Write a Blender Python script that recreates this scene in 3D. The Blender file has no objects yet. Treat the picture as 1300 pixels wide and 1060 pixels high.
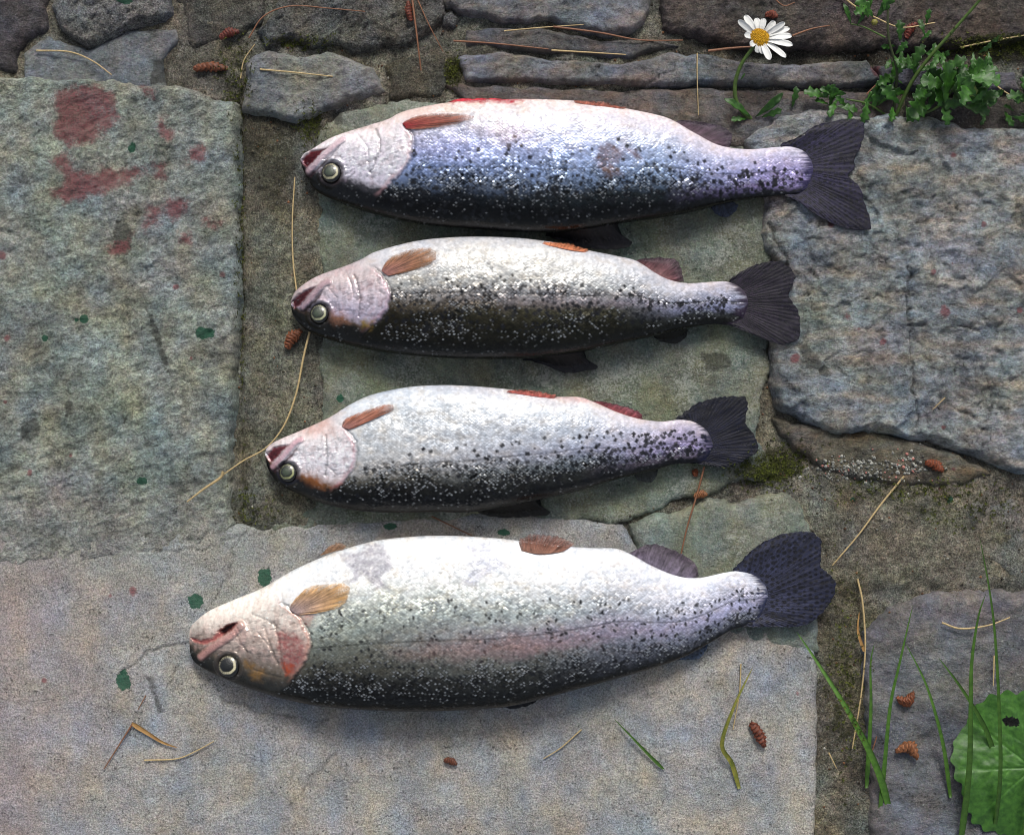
import bpy, math, random
import numpy as np
from mathutils import Vector, Matrix

random.seed(7)
rng = np.random.default_rng(7)
R = math.radians
sc = bpy.context.scene

# ------------------------------------------------------------------ camera, sky, sun, exposure
K = 0.00055            # metres of ground per photograph pixel
H = 1.05               # camera height above the paving
cam = bpy.data.objects.new('camera', bpy.data.cameras.new('camera'))
sc.collection.objects.link(cam)
cam.location = (0, 0, H)
cam.rotation_euler = (0, 0, 0)
cam.data.sensor_width = 36
cam.data.lens = 36 * H / (1300 * K)
cam.data.clip_start = 0.02
cam.data.clip_end = 200
sc.camera = cam

SUN_EL, SUN_AZ = R(44), R(6)     # light comes from the far (upper) side
w = bpy.data.worlds.new('World'); sc.world = w; w.use_nodes = True
nt = w.node_tree; nt.nodes.clear()
sky = nt.nodes.new('ShaderNodeTexSky'); sky.sky_type = 'NISHITA'; sky.sun_disc = False
sky.sun_elevation = SUN_EL; sky.sun_rotation = SUN_AZ
sky.air_density = 1.0; sky.dust_density = 4.0; sky.ozone_density = 1.0
hs = nt.nodes.new('ShaderNodeHueSaturation'); hs.inputs['Saturation'].default_value = 0.5
bg = nt.nodes.new('ShaderNodeBackground'); bg.inputs['Strength'].default_value = 0.11
wo = nt.nodes.new('ShaderNodeOutputWorld')
nt.links.new(sky.outputs[0], hs.inputs['Color']); nt.links.new(hs.outputs[0], bg.inputs[0]); nt.links.new(bg.outputs[0], wo.inputs[0])

sun = bpy.data.objects.new('sun', bpy.data.lights.new('sun', 'SUN'))
sc.collection.objects.link(sun)
sun.data.energy = 1.9; sun.data.angle = R(16); sun.data.color = (1.0, 0.97, 0.92)
sd = Vector((math.sin(SUN_AZ) * math.cos(SUN_EL), math.cos(SUN_AZ) * math.cos(SUN_EL), math.sin(SUN_EL)))
sun.rotation_euler = sd.to_track_quat('Z', 'Y').to_euler()
sun.location = (0, 1, 2)
vs = sc.view_settings
vs.view_transform = 'Standard'; vs.look = 'None'; vs.gamma = 1; vs.use_curve_mapping = False
vs.exposure = 0.22
sc.render.engine = 'CYCLES'; sc.cycles.filter_width = 1.0

# ------------------------------------------------------------------ helpers
C = sc.collection
def S(r, g, b):
    """photo-style 0..255 colour to linear"""
    c = np.array([r, g, b], float) / 255
    return np.where(c <= 0.04045, c / 12.92, ((c + 0.055) / 1.055) ** 2.4)
def PX(px, py, z=0.0):
    f = (H - z) / H
    return (px - 650) * K * f, (530 - py) * K * f
def P(px, py, z=0.0):
    x, y = PX(px, py, z)
    return Vector((x, y, z))

_perm = rng.permutation(4096)
_ang = rng.random(4096) * 2 * np.pi
_gx, _gy = np.cos(_ang), np.sin(_ang)
def pn(x, y, seed=0):
    xi = np.floor(x).astype(np.int64); yi = np.floor(y).astype(np.int64)
    fx = x - xi; fy = y - yi
    u = fx * fx * fx * (fx * (fx * 6 - 15) + 10); v = fy * fy * fy * (fy * (fy * 6 - 15) + 10)
    def g(a, b, dx, dy):
        h = _perm[(_perm[(a + seed * 57) & 4095] + b * 3 + seed * 131) & 4095]
        return _gx[h] * dx + _gy[h] * dy
    a = g(xi, yi, fx, fy); b = g(xi + 1, yi, fx - 1, fy)
    c = g(xi, yi + 1, fx, fy - 1); d = g(xi + 1, yi + 1, fx - 1, fy - 1)
    return ((a + (b - a) * u) + ((c + (d - c) * u) - (a + (b - a) * u)) * v) * 1.5
def fbm(x, y, seed=0, o=4, gain=0.5):
    s = 0; a = 1.0; f = 1.0
    for i in range(o):
        s = s + a * pn(x * f + 17.3 * i, y * f - 9.1 * i, seed + i); a *= gain; f *= 2.03
    return s
def sst(a, b, x):
    t = np.clip((x - a) / (b - a), 0, 1); return t * t * (3 - 2 * t)
def sdpoly(x, y, poly):
    """signed distance to a polygon, positive inside"""
    poly = np.asarray(poly, float)
    d = np.full(x.shape, 1e18); ins = np.zeros(x.shape, bool)
    n = len(poly)
    for i in range(n):
        ax, ay = poly[i]; bx, by = poly[(i + 1) % n]
        ex, ey = bx - ax, by - ay
        px, py = x - ax, y - ay
        t = np.clip((px * ex + py * ey) / (ex * ex + ey * ey + 1e-12), 0, 1)
        d = np.minimum(d, (px - ex * t) ** 2 + (py - ey * t) ** 2)
        c = ((ay > y) != (by > y)) & (x < (bx - ax) * (y - ay) / (by - ay + 1e-12) + ax)
        ins ^= c
    d = np.sqrt(d)
    return np.where(ins, d, -d)
def dline(x, y, pts):
    pts = np.asarray(pts, float); d = np.full(x.shape, 1e18)
    for (ax, ay), (bx, by) in zip(pts[:-1], pts[1:]):
        ex, ey = bx - ax, by - ay; px, py = x - ax, y - ay
        t = np.clip((px * ex + py * ey) / (ex * ex + ey * ey + 1e-12), 0, 1)
        d = np.minimum(d, (px - ex * t) ** 2 + (py - ey * t) ** 2)
    return np.sqrt(d)
def catmull(pts, n, closed=False):
    p = np.asarray(pts, float)
    if closed: p = np.vstack([p[-1], p, p[0], p[1]])
    else: p = np.vstack([2 * p[0] - p[1], p, 2 * p[-1] - p[-2]])
    m = len(p) - 3
    out = []
    for i in range(m):
        t = np.linspace(0, 1, 16, endpoint=False)[:, None]
        a, b, c, d = p[i:i + 4]
        out.append(0.5 * ((2 * b) + (-a + c) * t + (2 * a - 5 * b + 4 * c - d) * t ** 2 + (-a + 3 * b - 3 * c + d) * t ** 3))
    out = np.vstack(out + [p[-2][None]])
    return resample(out, n)
def resample(q, n):
    L = np.r_[0, np.cumsum(np.linalg.norm(np.diff(q, axis=0), axis=1))]
    s = np.linspace(0, L[-1], n)
    return np.stack([np.interp(s, L, q[:, k]) for k in range(q.shape[1])], 1)

def mesh_from(name, verts, quads, cols=None, floats=None, uv=None, smooth=True, tris=None):
    me = bpy.data.meshes.new(name)
    verts = np.asarray(verts, np.float32)
    loops = np.asarray(quads, np.int32).reshape(-1)
    nq = len(quads); starts = np.arange(nq) * 4
    if tris is not None and len(tris):
        tr = np.asarray(tris, np.int32)
        starts = np.r_[starts, nq * 4 + np.arange(len(tr)) * 3]; loops = np.r_[loops, tr.reshape(-1)]
    me.vertices.add(len(verts)); me.vertices.foreach_set('co', verts.reshape(-1))
    me.loops.add(len(loops)); me.loops.foreach_set('vertex_index', loops.astype(np.int32))
    me.polygons.add(len(starts)); me.polygons.foreach_set('loop_start', starts.astype(np.int32))
    me.update(calc_edges=True)
    me.validate()
    if smooth: me.polygons.foreach_set('use_smooth', np.ones(len(me.polygons), bool))
    if cols is not None:
        a = me.attributes.new('col', 'FLOAT_COLOR', 'POINT')
        a.data.foreach_set('color', np.c_[np.clip(cols, 0, 1), np.ones(len(cols))].astype(np.float32).reshape(-1))
    for k, v in (floats or {}).items():
        a = me.attributes.new(k, 'FLOAT', 'POINT'); a.data.foreach_set('value', np.asarray(v, np.float32))
    if uv is not None:
        a = me.attributes.new('skin', 'FLOAT_VECTOR', 'POINT')
        a.data.foreach_set('vector', np.c_[uv, np.zeros(len(uv))].astype(np.float32).reshape(-1))
    return me
def obj(name, me, mat=None, parent=None, loc=None, **props):
    o = bpy.data.objects.new(name, me); C.objects.link(o)
    if mat and me is not None and len(me.materials) == 0: me.materials.append(mat)
    if parent is not None: o.parent = parent
    if loc is not None: o.location = loc
    for k, v in props.items(): o[k] = v
    return o
def recentre(me, c):
    co = np.empty(len(me.vertices) * 3, np.float32); me.vertices.foreach_get('co', co)
    co = co.reshape(-1, 3) - np.array(c, np.float32); me.vertices.foreach_set('co', co.reshape(-1))
def gridquads(n, m, keep=None):
    i = np.arange(n * m).reshape(n, m)
    q = np.stack([i[:-1, :-1], i[1:, :-1], i[1:, 1:], i[:-1, 1:]], -1)
    if keep is not None: q = q[keep]
    return q.reshape(-1, 4)
def compact(v, q, *arrs):
    used = np.unique(q); m = np.full(len(v), -1); m[used] = np.arange(len(used))
    return (v[used], m[q]) + tuple(a[used] for a in arrs)

# ------------------------------------------------------------------ material node helpers
class NB:
    def __init__(s, name):
        s.m = bpy.data.materials.new(name); s.m.use_nodes = True; s.t = s.m.node_tree; s.t.nodes.clear()
        s.out = s.t.nodes.new('ShaderNodeOutputMaterial'); s.b = s.t.nodes.new('ShaderNodeBsdfPrincipled')
        s.t.links.new(s.b.outputs[0], s.out.inputs[0])
    def n(s, kind, **kw):
        x = s.t.nodes.new(kind)
        for k, v in kw.items(): setattr(x, k, v)
        return x
    def link(s, a, b): s.t.links.new(a, b)
    def put(s, sock, v):
        if isinstance(v, bpy.types.NodeSocket): s.link(v, sock)
        else: sock.default_value = v
    def math(s, op, a, b=0.0, c=None, clamp=False):
        x = s.n('ShaderNodeMath', operation=op, use_clamp=clamp); s.put(x.inputs[0], a); s.put(x.inputs[1], b)
        if c is not None: s.put(x.inputs[2], c)
        return x.outputs[0]
    def vmath(s, op, a, b=(0, 0, 0), scale=None):
        x = s.n('ShaderNodeVectorMath', operation=op); s.put(x.inputs[0], a); s.put(x.inputs[1], b)
        if scale is not None: s.put(x.inputs['Scale'], scale)
        return x.outputs[0]
    def rng(s, v, a, b, c, d, smooth=False):
        x = s.n('ShaderNodeMapRange'); x.interpolation_type = 'SMOOTHSTEP' if smooth else 'LINEAR'
        s.put(x.inputs[0], v)
        for i, t in enumerate((a, b, c, d)): s.put(x.inputs[i + 1], t)
        return x.outputs[0]
    def noise(s, vec, scale, detail=3, rough=0.5, col=False):
        x = s.n('ShaderNodeTexNoise'); s.link(vec, x.inputs['Vector'])
        x.inputs['Scale'].default_value = scale; x.inputs['Detail'].default_value = detail; x.inputs['Roughness'].default_value = rough
        return x.outputs['Color' if col else 'Fac']
    def mix(s, f, a, b, mode='MIX'):
        x = s.n('ShaderNodeMix', data_type='RGBA', blend_type=mode)
        s.put(x.inputs[0], f); s.put(x.inputs[6], a); s.put(x.inputs[7], b)
        return x.outputs[2]
    def attr(s, name, out='Fac'): 
        x = s.n('ShaderNodeAttribute', attribute_name=name); return x.outputs[out]
    def mulcol(s, c, f):
        return s.vmath('SCALE', c, scale=f)
    def bump(s, h, dist, strength=1.0, normal=None):
        x = s.n('ShaderNodeBump'); x.inputs['Distance'].default_value = dist; x.inputs['Strength'].default_value = strength
        s.link(h, x.inputs['Height'])
        if normal is not None: s.link(normal, x.inputs['Normal'])
        return x.outputs[0]
def RGBA(c, k=1.0): return (c[0] * k, c[1] * k, c[2] * k, 1)

def rock_mat(name, hue=.34, grainhue=.36, streak=1.0, angle=0.0, fine=0.5, mottle=0.4, bump=0.0010, rough=0.85, pits=0.3):
    """mineral: mottled, speckled, pitted; paint and moss by painted masks broken up with noise"""
    b = NB(name)
    geo = b.n('ShaderNodeNewGeometry'); pos = geo.outputs['Position']
    mp = b.n('ShaderNodeMapping'); b.link(pos, mp.inputs[0])
    mp.inputs['Rotation'].default_value = (0, 0, angle); 
    mp.inputs['Scale'].default_value = (1 / streak, 1, 1)
    v = mp.outputs[0]
    n1 = b.noise(v, 55, 5, .6); n2 = b.noise(v, 230, 6, .72); n3 = b.noise(v, 800, 4, .75)
    nc = b.noise(v, 30, 5, .65, col=True); n4 = b.noise(pos, 1500, 2, .7); nc2 = b.noise(pos, 420, 3, .7, col=True)
    base = b.attr('col', 'Color')
    k = b.math('MULTIPLY', b.rng(n1, .25, .75, 1 - mottle, 1 + mottle), b.rng(n2, .3, .7, 1 - mottle * 1.3, 1 + mottle * 1.3))
    k = b.math('MULTIPLY', k, b.rng(n3, .37, .63, 1 - fine, 1 + fine * 1.15))
    k = b.math('MULTIPLY', k, b.rng(n4, .3, .7, 1 - fine * .7, 1 + fine * .7))
    col = b.mulcol(base, k)
    tint = b.vmath('ADD', b.vmath('SCALE', b.vmath('SUBTRACT', nc, (.5, .5, .5)), scale=hue), (1, 1, 1))
    col = b.vmath('MULTIPLY', col, tint)
    col = b.vmath('MULTIPLY', col, b.vmath('ADD', b.vmath('SCALE', b.vmath('SUBTRACT', nc2, (.5, .5, .5)), scale=grainhue), (1, 1, 1)))
    # pits and dark mineral grains of all sizes
    pn_ = b.math('ADD', b.math('MULTIPLY', b.noise(pos, 480, 5, .62), .75), b.math('MULTIPLY', n1, .25))
    pit = b.rng(pn_, .43 - .04 * (1 - pits), .36 - .03 * (1 - pits), 0, 1, True)
    col = b.mix(b.math('MULTIPLY', pit, .6), col, (0.03, 0.028, 0.024, 1))
    # pale lichen crust and grains
    ln_ = b.math('ADD', b.noise(pos, 620, 4, .75), b.math('MULTIPLY', b.attr('pale'), b.math('MULTIPLY', n2, .22)))
    fl = b.rng(ln_, .64, .74, 0, 1, True)
    col = b.mix(b.math('MULTIPLY', fl, .55), col, (0.40, 0.41, 0.37, 1))
    # moss
    ms = b.rng(b.math('ADD', b.attr('moss'), b.math('MULTIPLY', b.math('SUBTRACT', b.noise(pos, 120, 5, .7), .5), 1.5)), .45, .75, 0, 1, True)
    mcol = b.mix(b.noise(pos, 500, 3, .6), (0.018, 0.022, 0.006, 1), (0.085, 0.086, 0.026, 1))
    col = b.mix(b.math('MULTIPLY', ms, .8), col, mcol)
    # soaked or dirty dark stain
    dk = b.rng(b.math('ADD', b.attr('dark'), b.math('MULTIPLY', b.math('SUBTRACT', b.noise(pos, 110, 7, .75), .5), 2.2)), .42, .8, 0, 1, True)
    col = b.mix(b.math('MULTIPLY', dk, .66), col, (0.028, 0.027, 0.022, 1))
    # old red paint, green paint drips
    wn = b.math('MULTIPLY', b.math('SUBTRACT', b.noise(pos, 75, 9, .78), .5), 2.6)
    rd = b.rng(b.math('ADD', b.attr('red'), wn), .40, .95, 0, 1, True)
    col = b.mix(b.math('MULTIPLY', rd, b.rng(n3, .36, .64, .5, .97)), col, b.mix(b.rng(n3, .3, .7, 0, 1), (0.11, 0.026, 0.032, 1), (0.30, 0.09, 0.10, 1)))
    wn2 = b.math('MULTIPLY', b.math('SUBTRACT', b.noise(pos, 260, 6, .7), .5), 1.3)
    gr = b.rng(b.math('ADD', b.attr('green'), wn2), .46, .54, 0, 1, True)
    col = b.mix(b.math('MULTIPLY', gr, b.rng(n3, .3, .7, .8, 1)), col, b.mix(n3, (0.006, 0.045, 0.026, 1), (0.012, 0.115, 0.06, 1)))
    b.link(col, b.b.inputs['Base Color'])
    b.b.inputs['Roughness'].default_value = rough
    b.b.inputs['Specular IOR Level'].default_value = 0.35
    h = b.math('ADD', b.math('MULTIPLY', n2, 1.0), b.math('MULTIPLY', n3, .42))
    h = b.math('ADD', h, b.math('MULTIPLY', n4, .16))
    h = b.math('SUBTRACT', h, b.math('MULTIPLY', pit, .5))
    h = b.math('ADD', h, b.math('MULTIPLY', ms, b.math('MULTIPLY', n3, .8)))
    b.link(b.bump(h, bump * 3.2, 1.0), b.b.inputs['Normal'])
    return b.m

M_slab = rock_mat('rough_green_stone', grainhue=.28, streak=1.4, angle=R(-25), fine=.42, mottle=.38, bump=.0013)
M_schist = rock_mat('layered_schist', streak=1.6, angle=R(28), fine=.30, mottle=.42, bump=.0014)
M_conc = rock_mat('worn_concrete', hue=.16, grainhue=.22, fine=.42, mottle=.11, bump=.0006, pits=.45)
M_smooth = rock_mat('smooth_green_stone', fine=.28, mottle=.22, bump=.0007, pits=.3)
M_mortar = rock_mat('mossy_mortar', fine=.6, mottle=.5, bump=.0019, pits=.35)
M_granite = rock_mat('lichened_granite', fine=.6, mottle=.38, bump=.0019, pits=.3)
M_slate = rock_mat('grey_slate', streak=1.35, angle=R(10), fine=.25, mottle=.25, bump=.0009, rough=.7)
M_dark = rock_mat('dark_brown_rock', streak=1.3, fine=.4, mottle=.35, bump=.0013)

# ------------------------------------------------------------------ painted masks shared by stones and mortar
RED = [[(75, 118), (110, 110), (152, 118), (158, 150), (140, 175), (95, 190), (68, 180), (72, 150)],
       [(62, 208), (85, 195), (100, 215), (120, 218), (140, 215), (182, 212), (192, 225), (150, 245), (115, 255), (85, 262), (68, 248), (80, 225)],
       [(205, 150), (222, 170), (216, 184), (204, 168)], [(238, 188), (262, 182), (262, 205), (240, 212)],
       [(216, 252), (236, 252), (240, 270), (222, 285), (208, 270)], [(185, 262), (208, 262), (205, 290), (188, 290)],
       [(225, 290), (250, 290), (246, 316), (228, 312)], [(262, 278), (284, 282), (280, 298), (262, 292)],
       [(138, 312), (165, 305), (168, 325), (140, 330)], [(180, 112), (205, 118), (200, 128), (182, 124)],
       [(198, 208), (218, 208), (214, 228), (198, 232)]]
REDD = [(1073, 403, 6), (1195, 397, 8), (1006, 456, 7), (1180, 347, 4), (1206, 335, 2), (1290, 395, 5), (168, 750, 6), (56, 863, 4),
        (12, 430, 5), (10, 510, 3), (285, 350, 5), (5, 325, 6), (1195, 620, 3), (1012, 880, 4), (1052, 287, 5), (1245, 287, 4), (1205, 200, 4), (1088, 418, 3),
        (800, 424, 5), (1195, 542, 3), (1118, 435, 5), (92, 578, 3), (40, 600, 4), (225, 365, 4), (245, 455, 3), (140, 756, 3), (1110, 90, 9), (1210, 595, 3)]
GRN = [(248, 763, 10, 9), (336, 732, 9, 12), (157, 864, 9, 13), (262, 424, 12, 8), (170, 190, 5, 7), (110, 405, 5, 6), (495, 668, 9, 4),
       (640, 676, 8, 4), (163, 5, 9, 5), (432, 506, 5, 5), (1207, 634, 4, 5), (1084, 634, 4, 3), (182, 610, 7, 5), (60, 430, 4, 4), (100, 407, 3, 3)]
DRK = [[(150, 282), (165, 280), (172, 300), (168, 328), (148, 330), (145, 300)], [(28, 540), (45, 528), (58, 540), (55, 552), (42, 562), (28, 556)],
       [(84, 512), (94, 505), (96, 525), (86, 534)], [(1010, 440), (1022, 436), (1040, 458), (1056, 474), (1046, 480), (1022, 468)],
       [(185, 388), (196, 400), (214, 450), (220, 480), (212, 470), (196, 425)], [(888, 448), (925, 448), (930, 468), (895, 472)],
       [(419, 140), (432, 138), (440, 158), (424, 158)], [(193, 75), (214, 78), (214, 108), (190, 108)], [(184, 858), (194, 856), (210, 905), (200, 905)]]
def blur_sd(sd, w): return sst(-w, w, sd)
def masks(x, y):
    red = np.zeros(x.shape); grn = np.zeros(x.shape); drk = np.zeros(x.shape); moss = np.zeros(x.shape); pale = np.zeros(x.shape)
    def upd(arr, x0, x1, y0, y1, fn):
        m = (x > x0) & (x < x1) & (y > y0) & (y < y1)
        if m.any(): arr[m] = np.maximum(arr[m], fn(x[m], y[m]))
    for p in RED:
        a = np.array(p); upd(red, a[:, 0].min() - 15, a[:, 0].max() + 15, a[:, 1].min() - 15, a[:, 1].max() + 15,
                             lambda u, v: blur_sd(sdpoly(u, v, p), 18) * 1.1)
    for cx, cy, r in REDD: upd(red, cx - 3 * r, cx + 3 * r, cy - 3 * r, cy + 3 * r, lambda u, v: 1.0 * np.clip(1.3 - np.hypot(u - cx, v - cy) / r * .8, 0, 1))
    for cx, cy, rx, ry in GRN: upd(grn, cx - 3 * rx, cx + 3 * rx, cy - 3 * ry, cy + 3 * ry, lambda u, v: np.clip(1.3 - np.hypot((u - cx) / rx, (v - cy) / ry) * .8, 0, 1))
    for p in DRK:
        a = np.array(p); upd(drk, a[:, 0].min() - 9, a[:, 0].max() + 9, a[:, 1].min() - 9, a[:, 1].max() + 9,
                             lambda u, v: blur_sd(sdpoly(u, v, p), 7))
    for cx, cy, rx, ry, a in [(985, 590, 45, 25, .75), (975, 600, 25, 14, .9), (340, 200, 45, 90, .4), (395, 155, 12, 18, .6), (1270, 60, 60, 18, .8), (575, 90, 14, 22, .75), (395, 480, 30, 90, .25),
                              (1150, 620, 140, 22, .38), (1060, 800, 30, 120, .42), (1240, 690, 60, 40, .25), (300, 95, 30, 40, .45), (330, 640, 45, 50, .45), (1200, 640, 100, 20, .5),
                              (380, 52, 40, 10, .5), (975, 400, 12, 120, .3), (1075, 900, 20, 90, .5), (860, 60, 50, 8, .4), (500, 96, 14, 20, .4), (700, 320, 160, 12, .35), (560, 668, 160, 14, .3)]:
        upd(moss, cx - 2 * rx, cx + 2 * rx, cy - 2 * ry, cy + 2 * ry, lambda u, v: a * np.clip(1.25 - ((u - cx) / rx) ** 2 * .7 - ((v - cy) / ry) ** 2 * .7, 0, 1))
    return red, grn, drk, moss, pale

# ------------------------------------------------------------------ paving
GX0, GX1, GY0, GY1 = -130, 1430, -120, 1180
CRACKS = [([(1150, 340), (1148, 372), (1152, 415), (1156, 470), (1160, 540)], 1.8, 2.4), ([(1152, 415), (1190, 413), (1240, 420)], 1.6, 1.8),
          ([(975, 285), (990, 320), (1000, 345)], 2.5, 3.0), ([(1015, 345), (1030, 395), (1100, 380), (1150, 372)], 1.2, 1.6),
          ([(1230, 440), (1260, 500), (1250, 540), (1200, 510)], 1.3, 1.6), ([(1000, 300), (1050, 308), (1060, 320), (1120, 330)], 1.2, 1.4),
          ([(275, 760), (290, 730), (300, 690), (330, 650)], 1.5, 1.5), ([(150, 860), (190, 825), (250, 815), (330, 845)], 1.5, 1.5), ([(210, 880), (225, 850)], 1.4, 1.2),
          ([(280, 885), (330, 905), (420, 915)], 1.5, 1.5), ([(430, 950), (380, 1010)], 1.4, 1.3), ([(180, 700), (260, 698), (300, 680)], 1.4, 1.2),
          ([(700, 112), (760, 108), (800, 118)], 1.5, 2), ([(800, 118), (850, 95), (860, 80)], 1.2, 1.6),
          ([(640, 70), (700, 82), (800, 84)], 1, 1.2), ([(1240, 350), (1190, 360), (1150, 340)], 1, 1.2)]
def cracks(x, y):
    h = np.zeros(x.shape)
    wx = x + fbm(x / 18, y / 18, 61, 3) * 5; wy = y + fbm(x / 18, y / 18, 67, 3) * 5
    for pts, w_, d in CRACKS:
        a = np.array(pts); m = (x > a[:, 0].min() - 15) & (x < a[:, 0].max() + 15) & (y > a[:, 1].min() - 15) & (y < a[:, 1].max() + 15)
        if m.any(): h[m] -= d * np.exp(-(dline(wx[m], wy[m], pts) / w_) ** 2)
    return h

def paint_stone(x, y, base, seed, var=.18):
    col = np.ones(x.shape + (3,)) * np.asarray(base)
    f1 = fbm(x / 90, y / 90, seed, 4)[..., None]; f2 = fbm(x / 45 + 9, y / 60, seed + 9, 4)[..., None]; f3 = fbm(x / 14, y / 14, seed + 20, 3)[..., None]
    col = col * (1 + var * f1)
    col = col * (1 + f2 * np.array([.16, .04, -.13]))            # warm / cool drift
    col = col * (1 + .14 * f3)
    return np.clip(col, .005, 1)

STONES = []
def stone(poly, top, drop, edge, relief, mat, base, seed, warp=6, step=2.0, label=None, tiltx=0, tilty=0, pale=0.3, extra=None, strat=None, name='stone', chip=0.0, facet=None):
    """one stone: a weathered relief bounded by an irregular outline, sides going down into the mortar (heights in mm)"""
    a = np.array(poly, float)
    x0, x1 = max(a[:, 0].min() - 8, GX0 if step < 4 else -1e9), min(a[:, 0].max() + 8, GX1 if step < 4 else 1e9)
    y0, y1 = max(a[:, 1].min() - 8, GY0 if step < 4 else -1e9), min(a[:, 1].max() + 8, GY1 if step < 4 else 1e9)
    xs = np.arange(x0, x1 + step, step); ys = np.arange(y0, y1 + step, step)
    X, Y = np.meshgrid(xs, ys, indexing='ij')
    wx = X + fbm(X / 40, Y / 40, seed, 4) * warp; wy = Y + fbm(X / 40, Y / 40, seed + 5, 4) * warp
    sd = sdpoly(wx, wy, poly)
    t = np.clip(sd / edge, 0, 1)
    z = top - drop * (1 - np.sqrt(np.clip(1 - (1 - t) ** 2, 0, 1))) + np.where(sd < 0, sd * 2.2, 0)
    cx, cy = a[:, 0].mean(), a[:, 1].mean()
    z = z + tiltx * (X - cx) / 100 + tilty * (Y - cy) / 100
    inner = sst(-2, edge, sd)
    z = z + relief * (fbm(X / 60, Y / 60, seed + 1, 3) * 1.3 + fbm(X / 16, Y / 16, seed + 2, 4) * .55) * (.35 + .65 * inner)
    if strat:      # split layers: terraces stepping across the face
        ang, n, hgt = strat
        f = (X * math.cos(ang) + Y * math.sin(ang)) / 60 + fbm(X / 70, Y / 70, seed + 3, 5) * 1.5
        f = f * n; z = z + hgt * (sst(.0, .18, f - np.floor(f)) - (f - np.floor(f))) * inner
    if facet:
        fx_ = (X + 26 * fbm(X / 50, Y / 50, seed + 41, 4)) / facet[0]; fy_ = (Y + 26 * fbm(X / 50, Y / 50, seed + 43, 4)) / (facet[0] * .7)
        best = np.full(X.shape, 9.0); hz = np.zeros(X.shape)
        for dx in (-1, 0, 1):
            for dy in (-1, 0, 1):
                cx_ = np.floor(fx_) + dx; cy_ = np.floor(fy_) + dy
                hh = _perm[(_perm[(cx_.astype(int) * 5 + seed) & 4095] + cy_.astype(int) * 11) & 4095]
                ux = cx_ + (hh % 64) / 64; uy = cy_ + (hh // 64 % 64) / 64; dd = np.hypot(fx_ - ux, fy_ - uy)
                pl_ = ((hh * 7 % 101) / 50 - 1) * (fx_ - ux) * .9 + ((hh * 13 % 101) / 50 - 1) * (fy_ - uy) * .9 + ((hh * 29 % 101) / 50 - 1) * .45
                hz = np.where(dd < best, pl_, hz); best = np.minimum(best, dd)
        z = z + facet[1] * hz * inner
    ch = 0
    if chip:
        ca, sa_ = math.cos(R(-35)), math.sin(R(-35)); xr, yr = X * ca + Y * sa_, -X * sa_ + Y * ca
        ch = (1 - 3 * np.abs(fbm(xr / 26, yr / 12, seed + 11, 4))) + .6 * (1 - 3 * np.abs(fbm(xr / 9, yr / 6, seed + 12, 3)))
        z = z + chip * ch * inner
    cr_ = cracks(X, Y); z = z + cr_
    if extra is not None: z = z + extra(X, Y)
    ok = sd > -5
    keep = ok[:-1, :-1] | ok[1:, :-1] | ok[1:, 1:] | ok[:-1, 1:]
    col = paint_stone(X, Y, base, seed) * (1 - .5 * np.clip(-cr_ / 2.5, 0, 1))[..., None]
    if strat: col = col * (1 + .30 * np.clip(fbm(X / 55, Y / 16, seed + 31, 4), -.2, 1)[..., None] * np.array([.9, .25, -.35]))
    if chip: col = col * np.clip(1 + .10 * ch, .6, 1.3)[..., None]
    if seed == 101: m_ = sst(600, 712, Y + 22 * fbm(X / 40, Y / 20, 5, 4))[..., None] * .8; col = col * (1 - m_) + S(146, 145, 139) * m_
    if seed == 120:
        m_ = (sst(770, 690, Y + 30 * fbm(X / 50, Y / 30, 6, 4)) * sst(420, 260, X))[..., None] * .55; col = col * (1 - m_) + S(134, 138, 128) * m_
        m_ = sst(210, -20, X + 60 * fbm(X / 60, Y / 60, 7, 3))[..., None] * .5; col = col * (1 - m_) + S(150, 134, 134) * m_
    red, grn, drk, moss, pl = masks(X, Y)
    moss = np.maximum(moss, (1 - sst(0, 9, sd)) * .35)
    pl = pl + pale * (1 + fbm(X / 50, Y / 50, seed + 8, 3))
    zz = z * .001
    V = np.stack([(X - 650) * K, (530 - Y) * K, zz], -1).reshape(-1, 3)
    q = gridquads(len(xs), len(ys), keep)
    q = q[:, ::-1]
    V, q, col, red, grn, drk, moss, pl = compact(V, q, col.reshape(-1, 3), red.ravel(), grn.ravel(), drk.ravel(), moss.ravel(), pl.ravel())
    me = mesh_from(name, V, q, col, dict(red=red, green=grn, dark=drk, moss=moss, pale=pl))
    c = (V[:, 0].mean(), V[:, 1].mean(), 0)
    recentre(me, c)
    o = obj(name, me, mat, paving, c)
    if label: o['label'] = label
    return o

A_COL = S(136, 142, 134)
gm = NB('soil'); gp = gm.n('ShaderNodeNewGeometry').outputs['Position']
gm.link(gm.mix(gm.noise(gp, 30, 6, .7), (.02, .018, .012, 1), (.075, .065, .045, 1)), gm.b.inputs['Base Color']); gm.b.inputs['Roughness'].default_value = .95
gm.link(gm.bump(gm.noise(gp, 80, 6, .7), .004), gm.b.inputs['Normal'])
gv = [(-30, -30, -.034), (30, -30, -.034), (30, 30, -.034), (-30, 30, -.034)]
obj('ground', mesh_from('ground', gv, [(0, 1, 2, 3)]), gm.m, kind='structure')

# mortar bed: one rough sheet with its own valleys
mx = np.arange(-420, 1722, 3.0); my = np.arange(-400, 1462, 3.0)
X, Y = np.meshgrid(mx, my, indexing='ij')
Z = -6 + fbm(X / 45, Y / 45, 40, 4) * 2.2 + fbm(X / 9, Y / 9, 44, 3) * .8
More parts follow.
